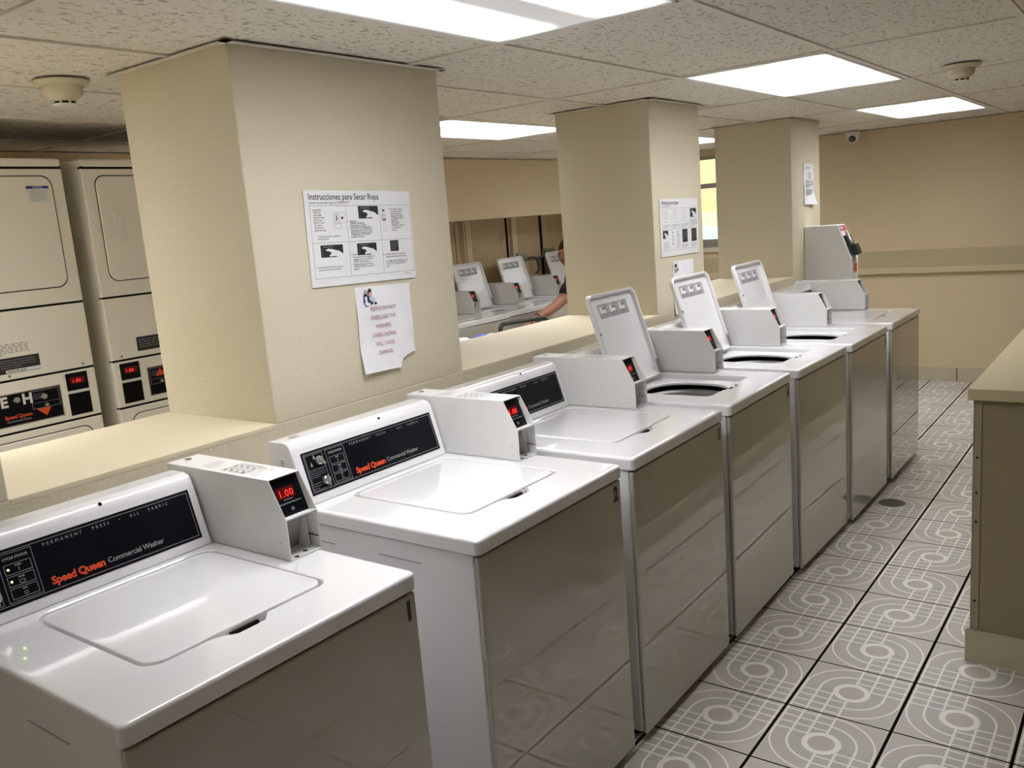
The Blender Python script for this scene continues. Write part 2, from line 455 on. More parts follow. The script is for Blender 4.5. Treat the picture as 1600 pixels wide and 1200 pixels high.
# what shows outside: a sunny yellow house, hedge, pool edge
sun = bpy.data.lights.new('sun', 'SUN'); sun.energy = 1.3; sun.angle = .01; sun.color = (1, .95, .85)
so = bpy.data.objects.new('sun', sun); COL.objects.link(so); so.rotation_euler = (math.radians(48), 0, math.radians(-25)); so.location = (-4, 12, 6)
t = thing('neighbour_house', 'sunlit yellow house seen through the back window', 'house', (-4.5, 16, -.2))
MB().box(-5, 5, 0, 5, 0, 5.2, 'yellowhouse').build('wall', t, smooth=False)
MB().box(-5.3, 5.3, -.5, 5, 5.2, 5.4, 'cream_trim').build('roof', t, smooth=False)
tag(MB().box(-9, 2, 8.45, 30, -.25, -.203, 'concrete').build('paving', smooth=False), 'pale concrete paving outside the back window', 'paving')
def bush(name, c, r, label, n=220):
    random.seed(3); b = MB()
    for i in range(n):
        a, e = random.uniform(0, 2*PI), math.acos(random.uniform(.12, 1))
        p = Vector(c)+Vector((r[0]*math.cos(a)*math.sin(e), r[1]*math.sin(a)*math.sin(e), r[2]*math.cos(e)))
        U = Vector((random.uniform(-1, 1), random.uniform(-1, 1), random.uniform(-1, 1))).normalized(); V = U.orthogonal().normalized()
        b.add([p-U*.09, p+V*.05, p+U*.09, p-V*.05], [(0, 1, 2, 3)], 'foliage')
    b.lathe([(0, -.05), (r[0]*.8, .0), (r[0]*.85, r[2]*.5), (r[0]*.4, r[2]*.85), (0, r[2]*.92)], c, 'foliage', 14)
    return tag(b.build(name, smooth=False), label, 'shrub')
bush('shrub', (-3.0, 12.3, -.145), (.6, .5, 1.2), 'green shrub outside in front of the yellow house')
tag(MB().box(-7, -2.5, 13.5, 13.6, -.2, 1.28, 'pool').build('garden_fence', smooth=False), 'pale blue fence glimpsed at the bottom of the back window', 'fence')
tag(MB().box(-8, -2.5, 15.2, 15.3, -.2, 1.50, 'cream_trim').build('garden_wall', smooth=False), 'low white wall in front of the yellow house outside', 'wall')

# ------------------------------------------------------------------ ceiling lights
def light(x0, y0, label, lens='diffuser', grp='recessed ceiling light panels'):
    t = thing('ceiling_light', label, 'ceiling light', (x0+.3048, y0+.6096, ZC), 0, grp)
    w, l = .2925, .5975
    fr = MB()
    for a, b_, c, d in ((-w, w, -l, -l+.012), (-w, w, l-.012, l), (-w, -w+.012, -l, l), (w-.012, w, -l, l)):
        fr.box(a, b_, c, d, -.004, .002, 'plastic_white')
    fr.build('frame', t, smooth=False)
    MB().box(-w+.012, w-.012, -l+.012, l-.012, -.0015, .001, lens).build('diffuser', t, smooth=False)
    return t
X0 = CA; XC = CA-.6096*3
light(X0, CR-1.2192, 'large lit ceiling panel above the first two washers, cut by the top edge', 'diffuser_old')
light(X0, CR+1.2192, 'lit ceiling panel in front of the middle pier, second over the aisle')
light(X0, CR+3*1.2192, 'lit ceiling panel farthest away over the aisle, near the far wall')
light(XC, CR+1.2192, 'lit ceiling panel in the back room seen between the near and middle piers', 'diffuser_new')
light(XC, CR+3*1.2192, 'lit ceiling panel in the back room glimpsed left of the far pier', 'diffuser_new')
light(XC+.6096, CR-2*1.2192, 'lit ceiling panel in the back room in front of the dryers, out of frame', 'diffuser_bright')

light(XC, CR-3*1.2192, 'second lit panel in front of the dryers, added out of frame to brighten them', 'diffuser_new')  # unseen panel added to lift the dryers and the near pier's side
light(XC+.6096, CR-3*1.2192, 'third lit panel in front of the dryers, added out of frame to brighten them, near the partition', 'diffuser_new')  # another unseen panel, added for more light on the dryers
light(X0, CR-4*1.2192, 'lit ceiling panel behind the viewer over the aisle, out of frame', 'diffuser_old')
# smoke detectors
def smoke(x, y, label):
    t = thing('smoke_detector', label, 'smoke detector', (x, y, ZC-.002), 0)
    MB().lathe([(0, 0), (.078, 0), (.080, -.004), (.074, -.014), (.060, -.018)], (0, 0, 0), 'plastic_ivory', 40).build('base', t)
    MB().lathe([(.058, -.016), (.056, -.036), (.048, -.048), (.034, -.055), (.032, -.060)], (0, 0, 0), 'plastic_ivory', 40).build('housing', t)
    c = MB().lathe([(.030, -.055), (.030, -.066)], (0, 0, 0), 'dark', 24)
    for k in range(8):
        a = k*PI/4; c.box(-.003, .003, .028, .034, -.067, -.054, 'plastic_ivory', mat=Matrix.Rotation(a, 4, 'Z'))
    c.lathe([(.033, -.066), (.033, -.069), (.026, -.073), (0, -.0735)], (0, 0, 0), 'plastic_white', 28)
    c.build('sensor_head', t)
smoke(-1.49, 1.80, 'ivory smoke detector on the ceiling above the stacked dryers')
smoke(.44, 4.80, 'ivory smoke detector on the ceiling right of the lit panel, near top right')

# dome security camera
t = thing('security_camera', 'small white dome security camera in the far ceiling corner', 'camera', (-.95, 8.2, ZC-.004))
MB().lathe([(0, 0), (.055, 0), (.055, -.02), (.048, -.032)], (0, 0, 0), 'plastic_white', 28).build('mount', t)
MB().lathe([(0, .05), (.03, .043), (.045, .02), (.048, 0), (.04, -.025), (.02, -.043), (0, -.048)], (0, -.005, -.045), 'plastic_white', 28).build('dome', t)
l = MB().lathe([(.0, .052), (.018, .05), (.028, .044), (.03, .036)], (0, 0, 0), 'lens', 24, mat=Matrix.Rotation(math.radians(115), 4, 'X') @ Matrix.Rotation(0, 4, 'Z'))
l.build('lens', t, loc=(.004, -.008, -.045))

# floor drain
t = thing('floor_drain', 'round dark metal floor drain in the tiles beside the washers', 'drain', (.109, 5.0, 0))
MB().lathe([(.0, .0005), (.062, .0005)], (0, 0, 0), 'dark', 36).lathe([(.052, .001), (.052, .0035), (.064, .003), (.066, .0005)], (0, 0, 0), 'iron', 36).build('rim', t)
gr = MB()
for k in range(-5, 6):
    x = k*.0095; h = math.sqrt(max(0, .052**2-x*x)); gr.box(x-.0028, x+.0028, -h, h, .0008, .003, 'iron')
gr.box(-.052, .052, -.004, .004, .0008, .003, 'iron'); gr.lathe([(0, .0036), (.006, .0034), (.007, .002)], (0, 0, 0), 'chrome', 12)
gr.build('grate', t, smooth=False)

# ------------------------------------------------------------------ washers
def rr(x0, x1, y0, y1, r, z, nc=6, ne=12, bump=None):
    """rounded rectangle loop, counter-clockwise, equal count for every call"""
    pts = []; r = max(r, .003)
    C = [((x1-r, y1-r), 0), ((x0+r, y1-r), 90), ((x0+r, y0+r), 180), ((x1-r, y0+r), 270)]
    for i, ((cx, cy), a0) in enumerate(C):
        for k in range(nc+1):
            a = math.radians(a0+90*k/nc); pts.append((cx+r*math.cos(a), cy+r*math.sin(a)))
        nx, ny = C[(i+1) % 4][0]; a1 = math.radians(a0+90)
        ex, ey = nx+r*math.cos(a1), ny+r*math.sin(a1); sx, sy = pts[-1]
        for k in range(1, ne): pts.append((sx+(ex-sx)*k/ne, sy+(ey-sy)*k/ne))
    out = []
    for x, y in pts:
        if bump and abs(x-x1) < 1e-6:
            a, b_, d, s = bump
            f = max(0, min(1, (y-a)/s, (b_-y)/s)); x += d*f*f*(3-2*f)
        out.append((x, y, z))
    return out
def circ(cx, cy, rx, ry, z, n):
    # start aligned with rr (first point lies at angle ~0 end of the front edge)
    return [(cx+rx*math.cos(2*PI*(k+6)/n-.33), cy+ry*math.sin(2*PI*(k+6)/n-.33), z) for k in range(n)]

LX0, LX1, LY0, LY1 = -.545, -.128, .128, .532
NE = 16
def resample(loop_fn): return loop_fn
def radial(ref, cx, cy, R, z, power=2.0, rx=None, ry=None):
    """loop on a superellipse, one point per ref point at the same bearing"""
    rx = rx or R; ry = ry or R; out = []
    for x, y, _ in ref:
        a = math.atan2((y-cy)/ry, (x-cx)/rx); c, s_ = math.cos(a), math.sin(a)
        k = (abs(c)**power+abs(s_)**power)**(-1/power)
        out.append((cx+rx*k*c, cy+ry*k*s_, z))
    return out
def top_panel_mesh():
    b = MB()
    ref = rr(LX0, LX1, LY0, LY1, .035, .903, 6, NE)
    o = lambda ins, z, r=.014: rr(-.700+ins, .004-ins, -.001+ins, .652-ins, r, z, 6, NE)
    bp = (.255, .375, .026, .03)
    L = [o(.004, .8635), o(0, .8665), o(0, .869), o(0, .8935), o(0, .8955), o(.0008, .8985), o(.0028, .9012), o(.006, .9026), o(.011, .9030), o(.014, .9030), o(.05, .9030, .02), rr(LX0-.008, LX1+.008, LY0-.008, LY1+.008, .042, .903, 6, NE, bp), rr(LX0-.0055, LX1+.0055, LY0-.0055, LY1+.0055, .039, .903, 6, NE, bp),
         rr(LX0-.004, LX1+.004, LY0-.004, LY1+.004, .038, .903, 6, NE, bp),
         rr(LX0-.001, LX1+.001, LY0-.001, LY1+.001, .036, .9005, 6, NE, bp),
         rr(LX0, LX1, LY0, LY1, .035, .882, 6, NE, bp),
         rr(LX0+.02, LX1-.014, LY0+.010, LY1-.02, .045, .879, 6, NE)]
    for z, k in ((.8775, 1.0), (.8755, .985), (.872, .978), (.868, .978), (.865, .99)):
        L.append(radial(ref, -.325, .318, 1, z, 2.6, .168*k, .172*k))
    b.loops(L, 'white')
    b.loops([o(.004, .8635), o(.03, .8635, .01)], 'dark')
    b.box(-.1340, -.1262, .292, .354, .8815, .8940, 'dark')  # dark block painting the shadow in the finger gap under the lid
    return b
TOP = None
def lid_mesh():
    """closed orientation, origin on the hinge line at lid centre; extends +x"""
    b = MB(); w, h = .405, .197
    l = lambda ins, z, r=.033: rr(.003+ins, w-ins, -h+ins, h-ins, r-ins*.5, z, 6, NE)
    b.loops([l(.0135, -.013), l(.0125, -.018), l(.006, -.021), l(.001, -.017), l(0, -.004), l(.0015, -.0008), l(.005, .0002), l(.03, .0002), l(.12, .0002, .04)], 'white')
    e = l(.12, .0002, .04); b.add(e, [tuple(range(len(e)))], 'white')
    e = l(.0135, -.013); L2 = [l(.0135, -.013), l(.016, -.0055), l(.022, -.004)]
    b.loops(L2[::-1], 'white'); e = L2[-1]; b.add(e, [tuple(range(len(e)))[::-1]], 'white')
    # label under the lid (read with the hinge at the bottom)
    U = (0, -1, 0); V = (1, 0, 0)      # normal = U x V = +z?  flipped below
    O = Vector((.30, -.125, -.0042)); U = Vector((0, 1, 0)); V = Vector((1, 0, 0))   # U x V = -z : faces down
    b.quad(O, U, V, .245, .060, 'grey_print', .0003)
    b.quad(O+V*.050, U, V, .245, .003, 'grey_text', .0006)
    for k in range(3):
        b.quad(O+U*(.012+k*.08)+V*.022, U, V, .045, .028, 'white_print', .0006)
        b.quad(O+U*(.030+k*.08)+V*.036, U, V, .030, .012, 'dim_print', .0009)
        b.quad(O+U*(.052+k*.08)+V*.052, U, V, .006, .007, 'black_print', .0009)
        b.greek(O, U, V, .008+k*.08, .002, .066, .018, 3, 'dim_print', .0008)
    return b
def lid_extras(lid):
    MB().lathe([(0, .004), (.006, .0035), (.007, 0)], (.24, -.188, -.019), 'steel', 10, mat=Matrix.Rotation(PI, 4, 'X')).build('bumper', lid)
    MB().box(.012, .075, .172, .180, -.026, -.019, 'steel', .001).box(.012, .075, .184, .187, -.026, -.020, 'steel', .0005).build('hinge', lid)

def coin_meter(parent):
    y0, y1 = .565, .653
    P = [(-.720, .9035), (-.720, 1.083), (-.333, 1.083), (-.286, .997), (-.286, .9035)]
    b = MB(); tk = .0022
    for ya, yb in ((y0, y0+tk), (y1-tk, y1)): b.prism(P, 'y', ya, yb, 'meter', .0007, 1)
    b.box(-.720, -.333, y0, y1, 1.0808, 1.0832, 'meter', .0007, 1)
    b.box(-.720, -.718, y0, y1, .904, 1.083, 'meter')
    b.box(-.720, -.286, y0, y1, .9036, .9066, 'meter', .0007, 1)
    b.prism([(-.325, .9905), (-.325, .9935), (-.286, .9985), (-.286, .9955)], 'y', y0+tk, y1-tk, 'meter')
    # grey coin chute and its side plate
    b.prism([(-.352, .907), (-.350, .907), (-.3225, .9905), (-.3245, .9905)], 'y', y0+tk, y1-.012, 'grey_in')
    b.prism([(-.352, .907), (-.312, .907), (-.318, .99), (-.324, .99)], 'y', y1-.013, y1-.011, 'meter')
    b.box(-.35, -.290, y1-.0045, y1-.0022, .934, .9352, 'dark')
    for yy in (y0+.022, y0+.055): b.lathe([(0, .0004), (.006, .0003)], (-.305+(.012 if yy < .6 else 0), yy, .9067), 'dark', 12)
    # print on top
    O = Vector((-.70, y0+.006, 1.0832)); U = Vector((0, 1, 0)); V = Vector((-1, 0, 0))
    O = Vector((-.345, y0, 1.0832))
    b.greek(O, U, V, .016, .215, .050, .045, 5, 'grey_print', .0004, .35)
    b.frame(O, U, V, .013, .085, .075, .175, .0012, 'grey_text')
    for i in range(4):
        for j in range(2):
            b.frame(O, U, V, .016+j*.030, .089+i*.022, .042+j*.030, .107+i*.022, .0009, 'dim_print')
            b.quad(O+U*(.018+j*.030)+V*(.100+i*.022), U, V, .008, .004, 'black_print', .0006)
            b.quad(O+U*(.030+j*.030)+V*(.091+i*.022), U, V, .005, .010, 'grey_print', .0006)
    b.quad(O+U*.012+V*.050, (U-V*.5), V, .016, .0035, 'grey_text', .0005)
    b.quad(O+U*.058+V*.050, (U+V*.5), V, .016, .0035, 'grey_text', .0005)
    b.greek(O, U, V, .016, .060, .055, .018, 3, 'grey_print', .0004, .3)
    # small rivet on the side
    b.lathe([(0, .0006), (.002, .0004)], (0, 0, 0), 'steel', 8, mat=Matrix.Translation((-.312, y0, .944)) @ Matrix.Rotation(PI/2, 4, 'X'))
    cm = fixn(b.build('coin_meter', parent))
    # slanted display
    A = Vector((-.331, y0+tk, .9935)); U = Vector((0, 1, 0)); V = Vector((-.340+.331-.028, 0, 1.0800-.9935)).normalized()
    A = Vector((-.3125, y0+tk, .9945)); V = Vector((-.3455+.3125, 0, 1.0800-.9945)).normalized(); Hh = .0915; Wd = y1-y0-2*tk
    d = MB(); d.quad(A, U, V, Wd, Hh, 'black', 0)
    N = U.cross(V)
    d.frame(A, U, V, .004, .003, Wd-.006, Hh-.004, .0018, 'matte_black', .0012)
    d.quad(A+U*.016+V*.040, U, V, .048, .026, 'red_dim', .0006)
    d.text('1.00', A+U*.019+V*.044, U, V, .022, 'red_led', 'LEFT', .0010, 1.1, bold=.01)
    d.quad(A+U*.028+V*.036, U, V, .026, .0018, 'dim_print', .0008)
    d.box(0, 1, 0, 1, 0, 1, 'dim_print', mat=Matrix.Translation(A+U*.010+V*.0275+N*.0002) @ Matrix((U*.062, V*.0025, N*.003)).transposed().to_4x4())
    d.lathe([(.0042, 0), (.0042, .0015), (.0, .002)], (0, 0, 0), 'steel', 12, mat=Matrix.Translation(A+U*.044+V*.014) @ Matrix((U, V, N)).transposed().to_4x4())
    d.build('display', cm, smooth=False)
    k = MB().lathe([(.0085, 0), (.0085, .003), (.005, .0035), (.0045, .001), (0, .001)], (-.690, y0+.040, 1.0832), 'chrome', 20)
    k.lathe([(0, .0022), (.003, .002)], (-.690, y0+.040, 1.0832), 'dark', 8)
    k.build('lock', cm)
    return cm

def control_panel(parent, lit):
    # slanted face plane runs from (-.565,.912) up to (-.600,1.052)
    f0, f1 = Vector((-.5660, 0, .9045)), Vector((-.6097, 0, 1.0530))
    U = Vector((0, 1, 0)); V = (f1-f0).normalized(); A = f0+U*.026+V*.022+Vector((.0010, 0, 0))
    w, h = .512, .117
    b = MB(); b.quad(A, U, V, w, h, 'black', .0002)
    b.frame(A, U, V, .006, .006, w-.006, h-.006, .0011, 'grey_print', .0005)
    # left knob section and cycle status section
    b.frame(A, U, V, .010, .010, .070, h-.010, .0009, 'grey_print', .0006)
    b.quad(A+U*.010+V*(h*.56), U, V, .060, .0008, 'grey_print', .0007)
    b.frame(A, U, V, .080, .010, .147, h-.010, .0009, 'grey_print', .0006)
    b.greek(A, U, V, .014, .042, .050, .022, 4, 'dim_print', .0007, .3)
    b.greek(A, U, V, .014, .012, .025, .02, 3, 'dim_print', .0007, .3)
    for x, y in ((.022, .075), (.036, .093)): b.add([A+U*x+V*y+Vector((.0006, 0, 0)), A+U*(x+.007)+V*y+Vector((.0006, 0, 0)), A+U*(x+.0035)+V*(y+.013)+Vector((.0006, 0, 0))], [(0, 1, 2)], 'grey_print')
    b.text('CYCLE STATUS', A+U*.1135+V*.094, U, V, .0072, 'white_print', 'CENTER', .0008)
    for i, (nm, s_) in enumerate((('SPIN', 'o'), ('RINSE', 'u'), ('WASH', 'l'))):
        yb = .015+i*.0245
        b.frame(A, U, V, .088, yb, .140, yb+.021, .0009, 'grey_print', .0007)
        b.text(nm, A+U*.115+V*(yb+.0145), U, V, .0045, 'white_print', 'CENTER', .0008)
        if s_ == 'l': b.quad(A+U*.1145+V*(yb+.004), U, V, .0012, .008, 'grey_print', .0008)
        if s_ == 'u': b.frame(A, U, V, .109, yb+.003, .120, yb+.010, .001, 'grey_print', .0008)
        if s_ == 'o': b.text('O', A+U*.115+V*(yb+.003), U, V, .011, 'grey_print', 'CENTER', .0008)
    b.text('PERMANENT   PRESS   \u2022   ALL   FABRIC', A+U*.312+V*.098, U, V, .0095, 'grey_print', 'CENTER', .0008, 1.75)
    b.text('Speed Queen', A+U*.166+V*.017, U, V, .0225, 'orange', 'LEFT', .0008, .92, bold=.034)
    b.text('Commercial Washer', A+U*.286+V*.019, U, V, .0168, 'grey_print', 'LEFT', .0008, .93)
    cp = b.build('control_panel', parent, smooth=False)
    N = U.cross(V)
    for x, y, r in ((.052, .086, .6), (.056, .030, 0)):
        Mx = Matrix.Translation(A+U*x+V*y+N*.0004) @ Matrix((U, V, N)).transposed().to_4x4() @ Matrix.Rotation(r, 4, 'Z')
        kb = MB().lathe([(0, .012), (.009, .0115), (.0115, .009), (.012, 0)], (0, 0, 0), 'knob', 16, mat=Mx)
        kb.box(-.003, .003, -.0155, .012, .0, .016, 'knob', .001, 1, mat=Mx)
        kb.build('knob', cp)
    if lit:
        for i in (1, 2):
            c = A+U*.095+V*(.0255+i*.0245)
            MB().lathe([(0, .002), (.0016, .0016), (.0022, 0)], (0, 0, 0), 'green_led', 10, mat=Matrix.Translation(c) @ Matrix((U, V, N)).transposed().to_4x4()).build('indicator_light', cp)
    return cp

_parts = {}
def washer(name, label, loc, open_lid, number=None, lit=False, group='white coin washers along the aisle', rotz=0.0):
    t = thing(name, label, 'washing machine', loc, rotz, group)
    def share(key, fn):
        if key in _parts:
            c = copy_tree(_parts[key], t)
        else:
            c = fn(); _parts[key] = c
        return c
    def cab():
        q = lambda ins, z: rr(-.695+ins, -.016-ins, .004+ins, .647-ins, .005, z, 3, 4)
        b = MB().loops([q(.004, .028), q(0, .034), q(0, .858), q(.002, .8615), q(.012, .8615), q(.012, .42)], 'white', True)
        e = q(.012, .42); b.add(e, [tuple(range(len(e)))], 'dark')
        for xx in (-.62, -.32): b.box(xx, xx+.14, .0028, .0045, .815, .817, 'grey_in')
        return b.build('cabinet', t)
    share('cab', cab)
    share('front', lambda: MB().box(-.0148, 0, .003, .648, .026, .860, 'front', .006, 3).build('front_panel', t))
    share('toe', lambda: MB().box(-.69, -.05, .02, .63, .008, .030, 'dark').build('underside_shade', t))  # dark slab painting the shadow in the gap under the cabinet
    for i, (x, y) in enumerate(((-.06, .05), (-.06, .60), (-.64, .05), (-.64, .60))):
        share('leg%d' % i, lambda: MB().lathe([(0, 0), (.022, 0), (.022, .008), (.008, .012), (.008, .03)], (x, y, 0), 'matte_black', 14).build('leg', t))
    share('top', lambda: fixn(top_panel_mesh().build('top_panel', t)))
    def con():
        P = [(-.5655, .9035), (-.6095, 1.053), (-.619, 1.0675), (-.635, 1.0725), (-.690, 1.0725), (-.700, 1.066), (-.700, .9035)]
        b = MB().prism(P, 'y', 0, .558, 'white', .004, 3)
        b.lathe([(0, .0005), (.0045, .0004)], (0, 0, 0), 'dark', 12, mat=Matrix.Translation((-.6165, .335, 1.0640)) @ Matrix.Rotation(math.radians(58), 4, 'Y'))
        for yy in (.03, .52): b.lathe([(0, .0004), (.002, .0003)], (-.645, yy, 1.0725), 'dark', 8)
        b.box(-.672, -.650, .045, .07, 1.0724, 1.0728, 'grey_in')
        b.quad((-.655, -.0001, .985), (1, 0, 0), (0, 0, 1), .02, .05, 'board', .0004)
        b.greek((-.655, -.0001, .985), (1, 0, 0), (0, 0, 1), .003, .006, .012, .035, 5, 'dim_print', .0007)
        return b.build('console', t)
    share('console', con)
    if lit: control_panel(t, True)
    else: share('panel', lambda: control_panel(t, False))
    share('meter', lambda: coin_meter(t))
    if 'lid' not in _parts:
        l = fixn(lid_mesh().build('lid', t)); lid_extras(l); _parts['lid'] = l
    else: l = copy_tree(_parts['lid'], t)
    l.location = (-.538, .330, .9035); l.rotation_euler = (0, 0, 0)
    if open_lid:
        l.location = (-.532, .330, .892); l.rotation_euler = (0, math.radians(-107), 0)
        def tub():
            b = MB()
            b.lathe([(.205, .866), (.215, .80), (.20, .79)], (-.325, .325, 0), 'dark', 48)
            b.lathe([(.196, .800), (.198, .830), (.190, .842), (.172, .845), (.160, .838), (.157, .82), (.170, .79), (.200, .70), (.205, .50), (.16, .46), (0, .46)], (-.325, .325, 0), 'grey_in', 48)
            return fixn(b.build('wash_tub', t))
        share('tub', tub)
        share('agit', lambda: MB().lathe([(0, .78), (.03, .775), (.038, .74), (.045, .62), (.08, .52), (.12, .465)], (-.325, .325, 0), 'plastic_white', 24).build('agitator', t))
    if number:
        d = MB().text(number, (.0004, .606 if number != '1' else .612, .806), (0, 1, 0), (0, 0, 1), .056, 'black_print', 'LEFT', .0004, sx=.80, bold=.06)
        d.build('number_decal', t, smooth=False)
    return t
N = [(.944, -.026, .001), (1.785, -.013, .001), (2.497, -.008, -.003), (3.210, -.010, -.008), (3.914, -.002, .010), (4.591, .024, .003), (5.325, .033, 0)]
spec = [(False, '1', True, 'white coin washer numbered 1, nearest the viewer, two green lights lit'),
        (False, '2', False, 'white coin washer numbered 2 with closed lid, second from the viewer'),
        (False, '3', False, 'white coin washer numbered 3 with closed lid, just before the open ones'),
        (True, '4', False, 'white coin washer with open lid, nearest of the three open in the aisle row'),
        (True, None, False, 'white coin washer with open lid, middle of the three open in the aisle row'),
        (True, '6', False, 'white coin washer with open lid, farthest of the three open in the aisle row'),
        (False, None, False, 'white coin washer with closed lid at the far end of the aisle row')]
for (y, o, q), (op, num, lit, lab) in zip(N, spec):
    washer('washing_machine', lab, (o, y, 0), op, num, lit, rotz=-q/.651)
for y, x, op, lab in ((5.175, -2.90, False, 'washer in the back room nearest the left pier, mostly hidden by it'),
                  (5.835, -2.945, True, 'washer in the back room with open lid, left one seen through the opening'),
                  (6.53, -3.00, True, 'washer in the back room with open lid, middle one seen through the opening'),
                  (7.34, -3.02, True, 'washer in the back room with open lid beside the person')):
    washer('washing_machine', lab, (x, y, 0), op, None, False, 'white washers in the back room')

# ------------------------------------------------------------------ stacked dryers
def dryer():
    t = thing('stacked_dryer', 'stacked coin dryer with blue notice sticker on its upper door, left edge', 'dryer', (-2.3, 1.485, 0), 0, 'stacked dryers in the back room')
    Wd = .69
    b = MB()
    b.box(-.70, -.004, .004, Wd-.004, .03, 1.98, 'dryer', .004)
    fr = lambda z0, z1, bev=.012: b.box(-.03, 0, 0, Wd, z0, z1, 'dryer', min(bev, .006), 3)
    b.box(-.03, -.0015, .003, Wd-.003, .05, 1.96, 'dark')
    fr(.03, .953); fr(.957, 1.153, .008); fr(1.157, 1.418, .014); fr(1.422, 1.942, .010)
    b.box(-.70, .002, 0, Wd, 1.946, 1.98, 'dryer', .010, 3)
    for yy in (.045, .36, .645):
        b.lathe([(0, .0012), (.005, .0008), (.0055, 0)], (0, 0, 0), 'steel', 10, mat=Matrix.Translation((0, yy, 1.172)) @ Matrix.Rotation(PI/2, 4, 'Y'))
    b.build('cabinet', t)
    for x, y in ((-.05, .06), (-.05, .63), (-.63, .06), (-.63, .63)):
        MB().lathe([(0, 0), (.022, 0), (.022, .01), (.009, .014), (.009, .032)], (x, y, 0), 'matte_black', 12).build('leg', t)
    # doors
    def door(z0, z1, handle_y, hz):
        L = lambda ins, x: [(x, p[1], p[0]) for p in rr(z0+ins, z1-ins, .050+ins, .640-ins, .040-ins*.5, 0, 6, 8)]
        g = MB().loops([L(-.0035, .0006), L(.006, .0006)], 'dark')
        g.loops([L(0, .0005), L(.001, .004), L(.004, .0065), L(.04, .0075), L(.12, .0075)], 'dryer'); e = L(.12, .0075)
        g.add(e, [tuple(range(len(e)))], 'dryer')
        d = fixn(g.build('door', t))
        h = MB().box(.0075, .0085, handle_y-.012, handle_y+.045, hz-.065, hz+.065, 'dryer', .0005).box(.0085, .0105, handle_y-.008, handle_y+.041, hz-.061, hz+.061, 'dryer', .0009)
        pts = []
        L2 = lambda s, x: [(x, handle_y+.018+.013*s*math.cos(a)*(1-.25*math.cos(a)), hz+.055*s*math.sin(a)) for a in [k*2*PI/24 for k in range(24)]]
        h.loops([L2(1.0, .0086), L2(.97, .014), L2(.85, .017), L2(.05, .018)], 'meter', cap1=True)
        fixn(h.build('handle', d)); return d
    d1 = door(1.487, 1.912, .115, 1.70)
    door(.42, .921, .115, .70)
    n = MB(); O = Vector((.0078, .538, 1.812)); U = Vector((0, 1, 0)); V = Vector((0, 0, 1))
    n.quad(O, U, V, .085, .062, 'board', .0004); n.quad(O+V*.053, U, V, .085, .010, 'blue_print', .0008)
    n.text('NOTICE', O+U*.0425+V*.0545, U, V, .0095, 'white_print', 'CENTER', .0012, bold=.02)
    n.greek(O, U, V, .012, .004, .065, .044, 6, 'grey_print', .0008, .35)
    n.build('notice_sticker', d1, smooth=False)
    # lower labels on the middle panel
    l = MB(); l.greek((.0001, .22, 1.25), U, V, 0, 0, .23, .045, 6, 'grey_text', .0005, .45)
    O = Vector((.0002, .12, 1.182)); l.quad(O, U, V, .36, .060, 'black_print', .0003)
    l.greek(O, U, V, .215, .018, .13, .036, 4, 'grey_text', .0006, .3); l.greek(O, U, V, .01, .012, .18, .04, 4, 'grey_text', .0006, .3)
    l.quad(O+U*.23+V*.002, U, V, .13, .012, 'board', .0006); l.greek(O, U, V, .235, .004, .12, .008, 1, 'dim_print', .0009, .7)
    l.build('warning_label', t, smooth=False)
    # control strip
    c = MB(); O = Vector((.0006, .150, .985)); w, h = .385, .118
    c.box(0, .0018, .146, .539, .981, 1.107, 'chrome', .0006, 1)
    O = Vector((.0018, .150, .985)); c.quad(O, U, V, w, h, 'black', .0003)
    for x0 in (.006, .272):
        c.frame(O, U, V, x0, .045, x0+.107, h-.004, .0012, 'grey_print', .0006)
        c.quad(O+U*x0+V*.066, U, V, .107, .001, 'grey_print', .0006)
        c.greek(O, U, V, x0+.008, .080, .04, .025, 3, 'dim_print', .0007, .3)
    c.add([O+U*.286+V*.044+Vector((.001, 0, 0)), O+U*.342+V*.044+Vector((.001, 0, 0)), O+U*.320+V*.012+Vector((.001, 0, 0))], [(0, 1, 2)], 'orange')
    c.add([O+U*.030+V*.078+Vector((.001, 0, 0)), O+U*.082+V*.078+Vector((.001, 0, 0)), O+U*.056+V*.110+Vector((.001, 0, 0))], [(0, 1, 2)], 'orange')
    c.text('E', O+U*.158+V*.074, U, V, .055, 'white_print', 'LEFT', .0010, bold=.04)
    c.text('H', O+U*.238+V*.074, U, V, .055, 'white_print', 'LEFT', .0010, bold=.04)
    c.text('Speed Queen', O+U*.165+V*.026, U, V, .020, 'orange', 'LEFT', .0008, .92, bold=.02)
    c.text('Commercial Dryer', O+U*.170+V*.012, U, V, .012, 'grey_print', 'LEFT', .0008)
    cp = c.build('control_panel', t, smooth=False)
    for x, y, r in ((.219, .094, .011), (.321, .088, .011), (.326, .054, .006), (.056, .054, .006)):
        kb = MB().lathe([(0, .010), (r*.8, .009), (r, .006), (r, 0)], (0, 0, 0), 'knob', 14, mat=Matrix.Translation(O+U*x+V*y) @ Matrix.Rotation(PI/2, 4, 'Y'))
        kb.box(.0, .012, -r*1.5, 0, -.002, .002, 'knob', mat=Matrix.Translation(O+U*x+V*y)); kb.build('knob', cp)
